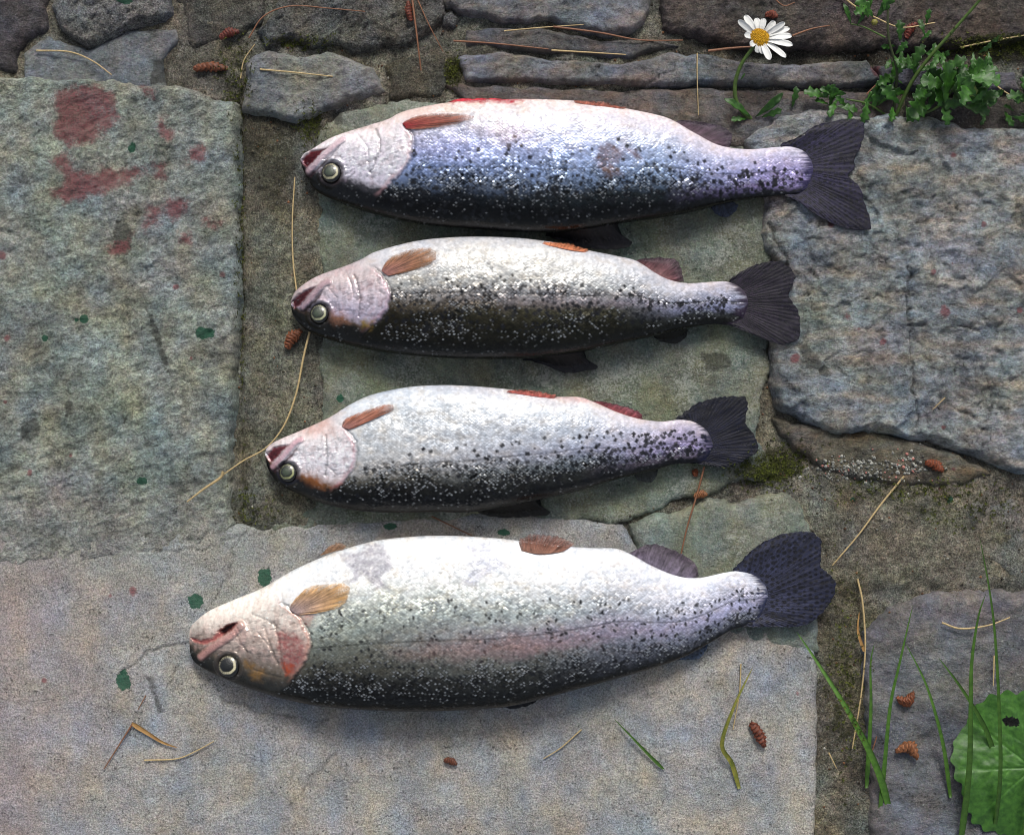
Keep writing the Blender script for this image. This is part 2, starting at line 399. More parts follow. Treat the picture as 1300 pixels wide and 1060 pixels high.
# the concrete strip between the left slab and the middle stone stands higher; joint at its left edge is deep
Z += 3.0 * sst(300, 325, X) * (1 - sst(400, 420, X)) * sst(190, 260, Y)
Z += 4.0 * sst(1000, 1060, X) * sst(585, 600, Y) * (1 - sst(735, 760, Y))
Z -= 4.0 * np.exp(-((X - 302) / 5) ** 2) * sst(120, 140, Y) * (1 - sst(620, 700, Y))
Z += 2.5 * sst(215, 235, X) * (1 - sst(300, 320, X)) * (1 - sst(100, 120, Y))
ed = sst(-420, -330, X) * (1 - sst(1630, 1722, X)) * sst(-400, -320, Y) * (1 - sst(1380, 1462, Y))
Z = Z * ed - 36 * (1 - ed)
Z += 3.2 * (1 - sst(110, 150, Y)) * (1 - sst(820, 880, X))
Z += 1.6 * sst(305, 330, X) * (1 - sst(400, 420, X)) * sst(140, 200, Y)
for pl_ in ([(0, 130), (290, 140), (285, 640), (0, 640)], [(-100, 730), (300, 720), (1000, 820), (1005, 1160), (-100, 1160)], [(1010, 190), (1400, 200), (1400, 560), (1010, 500)], [(430, 180), (930, 180), (950, 560), (900, 600), (430, 620)], [(1130, 800), (1400, 790), (1400, 1160), (1130, 1160)]):
    Z -= 8 * sst(-5, 25, sdpoly(X, Y, pl_))
Z += cracks(X, Y)
mc = paint_stone(X, Y, S(118, 115, 102), 41, .35)
def blend(col, m, c): return col * (1 - m[..., None]) + np.asarray(c) * m[..., None]
def blob(X, Y, cx, cy, rx, ry, n=.4):
    return sst(1.3, .5, np.hypot((X - cx) / rx, (Y - cy) / ry) + n * fbm(X / 30, Y / 30, 77, 3))
mc = blend(mc, blob(X, Y, 340, 190, 50, 80) * .75, S(56, 54, 40))
mc = blend(mc, blob(X, Y, 1200, 685, 130, 55) * .7, S(128, 124, 106))
mc = blend(mc, blob(X, Y, 1080, 850, 35, 140) * .6, S(84, 78, 52))
mc = blend(mc, blob(X, Y, 260, 60, 50, 55) * .5, S(104, 99, 88))
mc = blend(mc, blob(X, Y, 1150, 60, 320, 22) * .8, S(38, 32, 26))
mc = blend(mc, blob(X, Y, 355, 480, 45, 180) * .5, S(116, 118, 100))
red, grn, drk, moss, pl = masks(X, Y)
pl = pl + .9 * (1 + fbm(X / 40, Y / 40, 49, 3)) * .6
V = np.stack([(X - 650) * K, (530 - Y) * K, Z * .001], -1).reshape(-1, 3)
me = mesh_from('stone_paving', V, gridquads(len(mx), len(my))[:, ::-1], mc.reshape(-1, 3), dict(red=red.ravel(), green=grn.ravel(), dark=drk.ravel(), moss=moss.ravel(), pale=pl.ravel()))
paving = obj('stone_paving', me, M_mortar, kind='structure', label='rough mossy mortar bed holding the irregular paving stones')

# --- the stones
stone([(-140, 96), (60, 98), (200, 108), (262, 118), (300, 135), (303, 300), (299, 480), (294, 600), (293, 700), (150, 716), (-140, 722)],
      5.5, 9, 9, 1.5, M_slab, A_COL, 101, warp=6, chip=.5, facet=(120, .7), extra=lambda X, Y: -5.6 * sst(540, 712, Y), label='large left slab of grey green stone with faded red paint patches', pale=.25)
stone([(-140, 680), (150, 672), (296, 668), (330, 670), (430, 662), (600, 652), (700, 655), (790, 668), (812, 700), (885, 730), (960, 790), (1034, 800), (1038, 900), (1034, 1200), (-140, 1200)],
      .2, 3, 10, .45, M_conc, S(151, 150, 147), 120, warp=2.5, label='pale worn concrete slab under the largest trout', pale=.35)
stone([(800, 664), (880, 640), (1000, 630), (1022, 648), (1034, 720), (1040, 830), (930, 812), (860, 755), (812, 715)],
      1.0, 4, 10, .7, M_smooth, S(118, 124, 112), 131, warp=6, label='green grey stone under the tail of the largest trout', pale=.8)
stone([(400, 170), (425, 138), (560, 124), (800, 128), (930, 150), (972, 240), (975, 330), (978, 480), (960, 555), (985, 602), (890, 628), (800, 660), (700, 664), (600, 660), (430, 672), (330, 690), (345, 650), (395, 640), (408, 500), (402, 300)],
      .0, 5, 14, .8, M_smooth, S(112, 118, 104), 140, warp=8, label='smooth greenish middle stone under the upper three trout', pale=1.0)
def fextra(X, Y):
    a = -2.5 * sst(1148, 1160, X) * sst(412, 424, Y) * (1 - sst(1260, 1300, X)) + 1.5 * sst(1200, 1000, X) * sst(300, 200, Y)
    return a
stone([(942, 178), (985, 150), (1045, 138), (1100, 148), (1180, 150), (1250, 163), (1330, 160), (1440, 170), (1440, 640), (1300, 606), (1255, 592), (1195, 566), (1120, 552), (1040, 548), (985, 518), (980, 440), (987, 360), (968, 300), (968, 240)],
      6.5, 12, 13, 1.9, M_schist, S(136, 139, 139), 150, warp=6, chip=.2, facet=(95, 2.0), strat=(R(62), .8, 2.6), extra=fextra, label='large right slab of layered grey schist', pale=.35)
stone([(985, 530), (1060, 545), (1150, 556), (1210, 575), (1262, 600), (1230, 612), (1150, 618), (1060, 606), (1005, 570)],
      1.0, 5, 12, 1.2, M_schist, S(104, 98, 86), 160, warp=5, strat=(R(80), 1.2, 1.6), label='low brownish ledge below the right slab')
stone([(1096, 800), (1135, 768), (1200, 753), (1300, 748), (1440, 752), (1440, 1200), (1116, 1200), (1104, 1000)],
      3.0, 8, 16, 1.4, M_slate, S(106, 106, 108), 170, warp=6, label='blue grey stone in the lower right corner', pale=.5)
stone([(1225, 640), (1300, 625), (1440, 630), (1440, 735), (1290, 738), (1235, 700)], -.5, 4, 16, 1.2, M_granite, S(122, 118, 106), 176, warp=8, pale=.6)
stone([(62, 10), (92, -60), (205, -60), (222, 15), (195, 33), (150, 43), (112, 66), (76, 38)], 7, 11, 10, 2.8, M_granite, S(118, 118, 118), 180, warp=6, chip=.8, pale=.9)
stone([(28, 104), (26, 68), (60, 44), (112, 62), (160, 38), (222, 33), (228, 52), (207, 76), (216, 118), (120, 112)], .5, 5, 8, .6, M_slate, S(110, 114, 116), 186, warp=4, chip=.25, pale=.2, label='smooth blue grey stone above the left slab')
stone([(-140, -140), (86, -140), (62, 15), (58, 40), (26, 70), (24, 92), (-140, 92)], 3, 8, 16, 1.8, M_dark, S(80, 76, 78), 190, warp=7, pale=.2)
stone([(322, 40), (350, 0), (380, -30), (560, -40), (572, 20), (520, 56), (450, 66), (372, 52), (335, 62)], 4, 9, 10, 2.2, M_granite, S(98, 97, 92), 196, warp=7, chip=.8, pale=.5)
stone([(220, -60), (340, -60), (345, 0), (318, 40), (300, 60), (240, 62), (228, 20)], 2, 8, 14, 2.0, M_granite, S(88, 84, 76), 198, warp=7, pale=.4)
stone([(308, 80), (340, 66), (440, 70), (476, 86), (492, 118), (440, 130), (404, 148), (352, 152), (308, 140)], 3.5, 8, 10, 1.1, M_slate, S(122, 124, 122), 202, warp=5, chip=.4, facet=(60, .9), tilty=-1.2, pale=.3, label='blue grey stone left of the uppermost trout')
stone([(486, 84), (520, 66), (566, 66), (568, 110), (560, 124), (494, 126)], 0, 6, 10, 1.8, M_granite, S(86, 84, 72), 206, warp=4, pale=.4)
stone([(536, -60), (830, -60), (826, 14), (804, 44), (760, 46), (700, 30), (640, 30), (566, 10)], 6, 11, 8, 1.3, M_slate, S(112, 112, 114), 210, warp=5, facet=(70, 1.2), chip=.3, strat=(R(75), .9, 1.5))
stone([(556, 16), (574, 10), (586, 22), (578, 36), (560, 34)], 2, 6, 8, .7, M_granite, S(96, 96, 92), 212, warp=3)
stone([(590, 38), (640, 34), (700, 36), (760, 52), (830, 48), (864, 58), (800, 76), (700, 68), (640, 60), (590, 58)], 1.5, 7, 7, 1.2, M_slate, S(94, 92, 92), 214, warp=3, strat=(R(85), 1.6, 1.2), pale=.3)
stone([(576, 72), (640, 64), (700, 74), (790, 80), (852, 66), (900, 70), (980, 82), (1100, 76), (1120, 104), (1060, 112), (900, 108), (800, 110), (700, 106), (590, 104)],
      3.2, 9, 7, 1.0, M_slate, S(108, 108, 110), 220, warp=3, facet=(60, 1.2), chip=.25, strat=(R(86), 1.0, 1.5), label='long grey slate layer above the uppermost trout')
stone([(560, 106), (600, 108), (800, 114), (900, 112), (1070, 116), (1140, 112), (1145, 160), (1040, 170), (930, 190), (800, 150), (600, 140)],
      .8, 5, 6, 1.2, M_slate, S(96, 90, 88), 226, warp=3, strat=(R(86), 1.0, 1.2), label='lower dark slate layer behind the daisy')
stone([(1110, 82), (1200, 84), (1290, 92), (1296, 116), (1180, 118), (1120, 106)], 2.2, 8, 7, .9, M_slate, S(88, 88, 96), 228, warp=3)
stone([(1150, 122), (1290, 122), (1440, 116), (1440, 170), (1150, 175)], .2, 6, 7, 1.2, M_dark, S(70, 66, 60), 230, warp=4)
stone([(1302, 84), (1440, 80), (1440, 112), (1304, 116)], 2.2, 8, 7, .9, M_slate, S(84, 84, 88), 231, warp=3)
stone([(836, -60), (1440, -60), (1440, 44), (1300, 54), (1210, 58), (1120, 64), (1000, 64), (940, 60), (886, 48), (838, 38)], 5, 12, 12, 2.2, M_dark, S(82, 74, 70), 236, warp=6, chip=.5, facet=(90, 1.6), pale=.12, label='dark brown rock along the top edge')
# rougher neighbours beyond the frame, coarser
k = 0
for (x0, y0, x1, y1) in [(-400, -390, -150, -60), (-400, -40, -150, 300), (-400, 320, -150, 720), (-400, 740, -150, 1100), (-400, 1120, -60, 1440), (-40, 1215, 420, 1440), (440, 1215, 900, 1440),
                         (920, 1215, 1300, 1440), (1320, 1215, 1700, 1440), (1455, 780, 1700, 1190), (1455, 420, 1700, 760), (1455, 100, 1700, 400), (1455, -300, 1700, 80),
                         (1000, -390, 1430, -80), (620, -390, 980, -80), (240, -390, 600, -80), (-130, -390, 220, -160)]:
    k += 1
    c = 14
    stone([(x0 + c, y0), ((x0 + x1) / 2, y0 - 4), (x1 - c, y0), (x1, y0 + c), (x1 + 3, (y0 + y1) / 2), (x1, y1 - c), (x1 - c, y1), (x0 + c, y1), (x0, y1 - c), (x0, y0 + c)],
          2 + 2 * random.random(), 8, 16, 1.6, [M_slab, M_slate, M_granite][k % 3], S(*[random.randint(90, 125)] * 3) * np.array([1, 1.03, .97]), 300 + k * 7, warp=9, step=6.0)

# ------------------------------------------------------------------ fish
def skin_mat():
    b = NB('trout_skin')
    uv = b.attr('skin', 'Vector')
    mp = b.n('ShaderNodeMapping'); b.link(uv, mp.inputs[0]); mp.inputs['Rotation'].default_value = (0, 0, R(45)); 
    sq = b.n('ShaderNodeMapping'); b.link(uv, sq.inputs[0]); sq.inputs['Scale'].default_value = (.8, 1.08, 1)
    wv_ = b.n('ShaderNodeTexNoise'); b.link(uv, wv_.inputs['Vector']); wv_.inputs['Scale'].default_value = .12; wv_.inputs['Detail'].default_value = 4
    b.link(b.vmath('ADD', sq.outputs[0], b.vmath('SCALE', wv_.outputs['Color'], scale=3.0)), mp.inputs[0])
    vo = b.n('ShaderNodeTexVoronoi'); b.link(mp.outputs[0], vo.inputs['Vector']); vo.inputs['Scale'].default_value = 1 / 3.1; vo.inputs['Randomness'].default_value = .45; vo.distance = 'CHEBYCHEV'
    dist, vcol = vo.outputs['Distance'], vo.outputs['Color']
    sp = b.n('ShaderNodeSeparateColor'); b.link(vcol, sp.inputs[0])
    scl, glit = b.attr('scales'), b.attr('glitter')
    base = b.attr('col', 'Color')
    n1 = b.noise(uv, .35, 4, .6); n2 = b.noise(uv, .05, 3, .6)
    # per-scale value change, dark scale edges, silvery scale centres with glints painted in as pale colour
    k = b.math('ADD', 1.0, b.math('MULTIPLY', scl, b.math('MULTIPLY', b.math('SUBTRACT', sp.outputs[0], .5), .55)))
    k = b.math('MULTIPLY', k, b.rng(n1, .3, .7, .93, 1.07))
    edge = b.math('MULTIPLY', b.rng(dist, .32, .56, 0, 1, True), b.math('MULTIPLY', scl, b.math('ADD', .20, b.math('MULTIPLY', glit, .6), clamp=True)))
    k = b.math('MULTIPLY', k, b.math('SUBTRACT', 1.0, edge))
    col = b.mulcol(base, k)
    cl = b.rng(b.noise(uv, .035, 4, .65), .3, .7, .25, 1.25)
    amt = b.math('MULTIPLY', glit, cl)
    off = b.math('SUBTRACT', amt, b.math('MULTIPLY', sp.outputs[1], 1.0))
    sil_glint = b.math('MULTIPLY', b.rng(dist, .22, .46, 1, 0, True), b.rng(off, -.2, .35, 0, 1, True))
    sil_glint = b.math('MULTIPLY', sil_glint, b.math('POWER', b.rng(sp.outputs[2], 0, 1, .25, 1.0), 1.5))
    col = b.mix(b.math('MULTIPLY', sil_glint, .62), col, (.66, .69, .71, 1))
    b.link(col, b.b.inputs['Base Color'])
    tilt = b.vmath('SCALE', b.vmath('SUBTRACT', vcol, (.5, .5, .5)), scale=b.math('MULTIPLY', scl, b.math('ADD', .10, b.math('MULTIPLY', glit, .55))))
    geo = b.n('ShaderNodeNewGeometry')
    nn = b.vmath('NORMALIZE', b.vmath('ADD', geo.outputs['Normal'], tilt))
    hgt = b.math('SUBTRACT', b.math('MULTIPLY', n1, .3), b.math('MULTIPLY', b.math('MULTIPLY', dist, scl), .9))
    b.link(b.bump(hgt, .00028, 1.0, nn), b.b.inputs['Normal'])
    b.link(b.math('ADD', b.attr('metal'), b.math('MULTIPLY', sil_glint, .5), clamp=True), b.b.inputs['Metallic'])
    b.link(b.rng(n2, .3, .7, .17, .40), b.b.inputs['Roughness'])
    b.b.inputs['Specular IOR Level'].default_value = .26
    b.b.inputs['Coat Weight'].default_value = .10; b.b.inputs['Coat Roughness'].default_value = .12
    return b.m
M_skin = skin_mat()
def fin_mat():
    b = NB('trout_fin'); uv = b.attr('skin', 'Vector')
    n = b.noise(uv, .6, 3, .6)
    b.link(b.mulcol(b.attr('col', 'Color'), b.rng(n, .3, .7, .75, 1.25)), b.b.inputs['Base Color'])
    b.b.inputs['Roughness'].default_value = .5; b.b.inputs['Specular IOR Level'].default_value = .3; b.b.inputs['Coat Weight'].default_value = .0; b.b.inputs['Coat Roughness'].default_value = .3
    b.link(b.bump(n, .0004), b.b.inputs['Normal'])
    tr = b.n('ShaderNodeBsdfTransparent'); mx_ = b.n('ShaderNodeMixShader')
    b.link(b.math('MULTIPLY', b.attr('thin'), b.rng(n, .3, .7, .6, 1.2), clamp=True), mx_.inputs[0])
    b.link(b.b.outputs[0], mx_.inputs[1]); b.link(tr.outputs[0], mx_.inputs[2]); b.link(mx_.outputs[0], b.out.inputs[0])
    return b.m
M_fin = fin_mat()
def plain(name, col, rough=.5, coat=0, var=.25, scale=400, spec=.5):
    b = NB(name); pos = b.n('ShaderNodeTexCoord').outputs['Object']
    b.link(b.mulcol(b.n('ShaderNodeRGB').outputs[0], b.rng(b.noise(pos, scale, 4, .6), .3, .7, 1 - var, 1 + var)), b.b.inputs['Base Color'])
    for x in b.t.nodes:
        if x.type == 'RGB': x.outputs[0].default_value = (*col, 1)
    b.b.inputs['Roughness'].default_value = rough; b.b.inputs['Coat Weight'].default_value = coat; b.b.inputs['Coat Roughness'].default_value = .05
    b.b.inputs['Specular IOR Level'].default_value = spec
    return b.m
def vcol_mat(name, rough, coat=0.0, var=.2, scale=700, sub=0.0):
    b = NB(name); pos = b.n('ShaderNodeTexCoord').outputs['Object']
    n = b.noise(pos, scale, 4, .6)
    b.link(b.mulcol(b.attr('col', 'Color'), b.rng(n, .3, .7, 1 - var, 1 + var)), b.b.inputs['Base Color'])
    b.b.inputs['Roughness'].default_value = rough; b.b.inputs['Coat Weight'].default_value = coat; b.b.inputs['Coat Roughness'].default_value = .04
    b.link(b.bump(n, .0002), b.b.inputs['Normal'])
    return b.m
M_eye = vcol_mat('fish_eye', .25, .5, .12, 1500)
M_pupil = plain('fish_pupil', (.022, .028, .02), .15, .6)

def qcolor(q, stops):
    qs = [a for a, _ in stops]; cs = np.array([S(*c) for _, c in stops])
    return np.stack([np.interp(q, qs, cs[:, k]) for k in range(3)], -1)

def fin(name, base, edge, zfun, parent, colfun, rays=18, nu=64, nv=26, fray=1.0, thick=.5, thin=.3):
    """a fin membrane with raised rays, fanned from its base curve to its outer edge; closed thin shell"""
    Bc = catmull(base, nu) if len(base) > 2 else resample(np.array(base, float), nu)
    Ec = catmull(edge, nu)
    u = np.linspace(0, 1, nu)
    v = np.linspace(0, 1, nv)
    fr = fbm(u * rays * 1.1, u * 0 + 3.3, len(name) + rays, 4) * 1.5
    dirv = Ec - Bc; dirv /= (np.linalg.norm(dirv, axis=1)[:, None] + 1e-9)
    Ec = Ec + dirv * (fr * fray)[:, None]
    G = Bc[:, None, :] * (1 - v)[None, :, None] + Ec[:, None, :] * v[None, :, None]
    X, Y = G[..., 0], G[..., 1]
    U, Vv = np.meshgrid(u, v, indexing='ij')
    wob = fbm(U * 5, Vv * 1.5, rays + 3, 3)
    z = zfun(X, Y, U, Vv) + .00006 * np.cos(2 * np.pi * rays * U + 3 * fbm(U * 9, U * 0, rays, 2)) * (.3 + Vv) + .0008 * wob * Vv
    ray = np.cos(2 * np.pi * rays * U + 3 * fbm(U * 9, U * 0, rays, 2))
    col = colfun(X, Y, U, Vv, ray)
    f = (H - parent['_z']) / H
    x3 = (X - 650) * K * f; y3 = (530 - Y) * K * f
    top = np.stack([x3, y3, z], -1).reshape(-1, 3); bot = top.copy(); bot[:, 2] -= thick * .001
    n = nu * nv
    q1 = gridquads(nu, nv)[:, ::-1]; q2 = gridquads(nu, nv) + n
    idx = np.arange(n).reshape(nu, nv)
    rim = np.r_[idx[:, 0], idx[-1, 1:], idx[::-1, -1][1:], idx[0, ::-1][1:]]
    qs = np.stack([rim[:-1], rim[1:], rim[1:] + n, rim[:-1] + n], -1)
    Vt = np.r_[top, bot] - np.array(parent.location)
    c2 = col.reshape(-1, 3)
    edge_ = np.maximum(Vv ** 3, .7 * sst(.12, 0, np.minimum(U, 1 - U)))
    th = np.clip(thin * (edge_ + .5 * fbm(U * 30, Vv * 2, 5, 2) * Vv) + thin * .15, 0, .85).ravel()
    me = mesh_from(name, Vt, np.r_[q1, q2, qs], np.r_[c2, c2], dict(thin=np.r_[th, th]), np.c_[np.r_[X.ravel(), X.ravel()], np.r_[Y.ravel(), Y.ravel()]])
    return obj(name, me, M_fin, parent)

def finspots(X, Y, seed, r=1.6, gap=6.5, amt=1.0):
    """field of little round spots"""
    gx = np.floor(X / gap); gy = np.floor(Y / gap + .5 * (gx % 2)); d = np.full(X.shape, 9.0)
    for dx in (-1, 0, 1):
        for dy in (-1, 0, 1):
            cx = gx + dx; cy = np.floor(Y / gap + .5 * (cx % 2)) + dy
            h = _perm[(_perm[(cx.astype(int) * 7 + seed) & 4095] + cy.astype(int) * 13) & 4095] / 4096
            h2 = _perm[(_perm[(cx.astype(int) * 3 + seed + 99) & 4095] + cy.astype(int) * 5) & 4095] / 4096
            px = (cx + .25 + .5 * h) * gap; py = (cy - .5 * (cx % 2) + .25 + .5 * h2) * gap
            dd = np.hypot((X - px) * .8, Y - py) / (r * (.6 + .7 * h))
            d = np.minimum(d, np.where(h2 < amt, dd, 9))
    return sst(1.35, .75, d)

def make_trout(sp):
    T = np.array(sp['top'], float); B = np.array(sp['bot'], float)
    x0 = T[0, 0]; x1 = T[-1, 0]; L = x1 - x0
    nS = int(L / 1.25)
    u = np.linspace(0, 1, nS)
    # cosine easing at both ends so the nose and the tail end are round
    e = .035
    xs = x0 + L * (u - e * np.sin(2 * np.pi * u) / (2 * np.pi) * 6 * .9)
    def smooth_interp(pts):
        c = catmull(pts, 1200); o = np.argsort(c[:, 0], kind='stable'); return lambda x: np.interp(x, c[o, 0], c[o, 1])
    ft, fb = smooth_interp(T), smooth_interp(B)
    s = (xs - x0) / L
    th_max = sp['thick']                                             # half thickness in mm
    prof_s = [0, .015, .05, .12, .2, .35, .5, .65, .8, .9, .97, 1]; prof_v = [.0, .2, .42, .70, .88, 1, .97, .84, .58, .36, .17, .05]
    prof_s = [0, .015, .05, .12, .2, .35, .5, .65, .78, .87, .93, .97, 1]; prof_v = [.0, .2, .42, .66, .84, 1, .98, .86, .62, .34, .14, .05, .01]
    fth = lambda s_: np.interp(s_, prof_s, prof_v) * th_max * .001
    # smooth the profile
    ss = np.linspace(0, 1, 400); pv = fth(ss); 
    kk = np.hanning(31); kk /= kk.sum(); pv2 = np.convolve(np.pad(pv, 15, 'edge'), kk, 'same')[15:-15]
    fth = lambda s_: np.interp(s_, ss, pv2 * (1 - np.exp(-ss * 60)) )
    zc = sp.get('z0', 1.5) * .001 + th_max * .001 * .82
    zmid = lambda s_: np.interp(s_, ss, zmv)
    zmv = np.interp(ss, [0, .06, .3, .6, .85, 1], [.009, .011, zc, zc * .97, .013, .0105])
    kk2 = np.hanning(61); kk2 /= kk2.sum(); zmv = np.convolve(np.pad(zmv, 30, 'edge'), kk2, 'same')[30:-30]
    hmax = (fb(xs) - ft(xs)).max()
    nV = int(hmax * 1.15)
    wv = np.linspace(-1, 1, nV); wv = wv * (1.42 - .42 * wv ** 2)
    nU = 26; wu = np.cos(np.linspace(0, np.pi, nU + 2)[1:-1])           # underside, back to belly
    # ---- canvas for paint and relief, half a pixel per cell
    q_ = .6
    cx0, cy0 = x0 - 12, T[:, 1].min() - 12
    cw, ch = int((L + 24) / q_), int((B[:, 1].max() - cy0 + 14) / q_)
    CX, CY = np.meshgrid(cx0 + np.arange(cw) * q_, cy0 + np.arange(ch) * q_, indexing='ij')
    tt, bb = ft(CX), fb(CX); Q = (CY - tt) / np.maximum(bb - tt, 3); Ss = (CX - x0) / L
    sd_ = sp['seed']
    n1 = fbm(CX / 30, CY / 22, sd_, 4); n2 = fbm(CX / 7, CY / 6, sd_ + 4, 3); n3 = fbm(CX / 2.3, CY / 2.3, sd_ + 6, 2)
    Qn = Q + n1 * .035 + n2 * .02 + n3 * .012
    col = np.zeros(CX.shape + (3,)); wsum = 0
    pals = sp['pal']
    ps = [p[0] for p in pals]
    for i, (s0, stops) in enumerate(pals):
        lft = ps[i - 1] if i else -9; rgt = ps[i + 1] if i < len(ps) - 1 else 9
        wgt = np.clip(np.minimum((Ss - lft) / max(s0 - lft, 1e-6) if i else 1, (rgt - Ss) / max(rgt - s0, 1e-6) if i < len(ps) - 1 else 1), 0, 1)
        if i == 0: wgt = np.where(Ss < s0, 1, wgt)
        if i == len(ps) - 1: wgt = np.where(Ss > s0, 1, wgt)
        col += qcolor(Qn, stops) * wgt[..., None]; wsum = wsum + wgt
    col /= wsum[..., None]; x1 = T[-1, 0]
    col *= 1 + .10 * n1[..., None] * np.array([1, .9, .75]) + .06 * n2[..., None]
    mot = fbm(CX / 16, CY / 10, sd_ + 81, 5); mot2 = fbm(CX / 4, CY / 3.4, sd_ + 83, 3)
    col *= 1 - .16 * sst(.0, .7, mot)[..., None] * np.array([1, .85, .7]) - .0
    col *= 1 - .13 * sst(.05, .8, -mot)[..., None] * np.array([.5, .8, 1.2])
    col *= (1 + .09 * mot2)[..., None]
    scales = sst(.02, .3, Q) * .6 + .4; scales = scales * sst(0, .04, Ss - sp['head_s'])
    glit = 1.45 * sp['glit'](Q, Ss) * np.clip(1 + 1.0 * n1 + .5 * n2, 0, 2)
    metal = sp.get('metal', .35) * sst(.12, .4, Q) * (1 - sst(.72, .9, Q) * .5)
    dz = .0007 * fbm(CX / 75, CY / 55, sd_ + 61, 3) + .0003 * fbm(CX / 22, CY / 30, sd_ + 63, 2)
    # lateral line
    ll = np.interp(Ss, [0, .2, .5, 1], sp['lat']); m = np.exp(-((Q - ll) * (bb - tt) / 1.1) ** 2) * sst(.2, .24, Ss) * .55
    col *= (1 - m)[..., None]; dz -= m * .0003
    # spots: little crooked marks
    rs = np.random.default_rng(sd_)
    for i in range(sp['nspots']):
        s_, q0 = rs.random() * .82 + .17, rs.random()
        if rs.random() > sp['dens'](s_, q0): continue
        px = x0 + s_ * L; py = ft(px) + q0 * (fb(px) - ft(px))
        if sp['operc_sd'](np.array([px]), np.array([py]))[0] > -2 and q0 < .7: continue
        r = sp['spot_r'] * (.65 + .6 * rs.random())
        ix, iy = int((px - cx0) / q_), int((py - cy0) / q_); W_ = int(r * 2.6 / q_) + 2
        sl = (slice(max(ix - W_, 0), ix + W_), slice(max(iy - W_, 0), iy + W_))
        lx, ly = CX[sl] - px, CY[sl] - py
        a0 = rs.random() * 3.14; a1 = a0 + .9 + rs.random()
        f = 9.0
        for a_, l_ in ((a0, r * 1.25), (a1, r * (1.25 if sp['cross'] else .3))):
            du = lx * math.cos(a_) + ly * math.sin(a_); dv = -lx * math.sin(a_) + ly * math.cos(a_)
            f = np.minimum(f, np.hypot(np.maximum(np.abs(du) - l_ * .5, 0), dv * 1.15))
        k_ = sst(r * .95, r * .5, f) * (.82 + .18 * rs.random())
        col[sl] = col[sl] * (1 - k_[..., None]) + np.array([.012, .013, .016]) * k_[..., None]
        glit[sl] *= (1 - k_); metal[sl] *= (1 - k_ * .8)
    te = (x1 - CX) + 13 * fbm(CX / 40, CY / 2.4, sd_ + 91, 3) - 10 * (np.abs(Q - .5) * 2) ** 3
    tk = (1 - sst(1, 20, te)) * .95
    col = col * (1 - tk[..., None]) + np.asarray(S(*sp['fins'][1 if sp['fins'][0][0] != 'tail_fin' else 0][5])) * .55 * tk[..., None]
    scales *= 1 - tk; glit *= 1 - tk; metal *= 1 - tk
    # ---- head
    HP = sp['operc_sd'](CX, CY) + 1.6 * n2 + 2.0 * n1                                      # positive in the head
    hw = 2.2 + 26 * (1 - sst(.12, .30, Q))
    head = sst(-hw, hw * 1.0, HP)
    hc = np.zeros_like(col); wq = Q + n1 * .03 + n2 * .025
    slope = sp.get('hslope', 0)
    hc[:] = qcolor(wq + slope * (.12 - Ss), sp['headpal'])
    streak = fbm(CX / 5 + CY / 30, CY / 12, sd_ + 31, 4)
    fine_ = fbm(CX / 3, CY / 3, sd_ + 37, 3)
    blot = fbm(CX / 12, CY / 12, sd_ + 41, 4)
    bone = sst(.15, .55, fbm(CX / 8 + CY / 22, CY / 7, sd_ + 57, 4)) * sst(.2, .35, wq) * (1 - sst(.62, .72, wq))
    hc *= (1 - .34 * bone)[..., None]; dz -= .0003 * bone * head
    snout = sst(.045, .0, Ss) * .45; hc *= (1 - snout)[..., None]
    pink = np.asarray(S(*sp['blush']))
    pk = np.clip(sst(-.05, .6, blot) * .30 * (1 - sst(.6, .75, wq)), 0, 1)
    hc = hc * (1 - pk[..., None]) + pink * pk[..., None]
    hc *= np.array([1.05, 1.12, 1.15]) * (1 - .0 * streak[..., None]); hc *= (1 + .20 * streak + .14 * fine_ + .14 * blot)[..., None]; hc *= 1 - .10 * sst(.1, .7, -blot)[..., None] * np.array([.3, .9, 1.0])
    dz += .00012 * streak + .00006 * fine_
    hm = head * sst(-.02, 0, .98 - Ss)
    col = col * (1 - hm[..., None]) + hc * hm[..., None]
    scales *= (1 - hm); glit *= (1 - hm)
    metal = metal * (1 - hm) + hm * .28 * (1 - sst(.6, .75, wq)) * sst(.1, .3, wq)
    # gill cover: raised plate, pinkish rim, open slit behind it
    dz += .0006 * sst(-.5, 3.0, HP) * sst(.05, .2, Q) * (1 - sst(.78, .9, Q))
    slit = np.exp(-((HP + 1.5) / 1.5) ** 2) * sst(.10, .25, Q) * (1 - sst(.80, .9, Q))
    dz -= .0012 * slit
    rim = np.exp(-((HP - 2.6) / 2.2) ** 2) * sst(.12, .25, Q) * (1 - sst(.75, .85, Q)); rimc = np.asarray(S(*sp['rim']))
    col = col * (1 - .38 * rim[..., None]) + rimc * .38 * rim[..., None]
    col *= (1 - .38 * slit)[..., None]
    # cheek plate lines
    for pts, wd, dp, dk in sp['lines']:
        d = dline(CX + n2 * 1.2, CY + n2 * 1.2, pts); g = np.exp(-(d / wd) ** 2)
        dz -= dp * .001 * g; col *= (1 - dk * g)[..., None]
    # fine bony striae on the gill cover
    st_ = sst(.25, .6, fbm(CX / 14 - CY / 6, CY / 3.2 + CX / 9, sd_ + 51, 3)) * hm * sst(.15, .3, Q) * (1 - sst(.6, .7, Q))
    dz += .00022 * st_; col *= (1 + .12 * st_)[..., None]
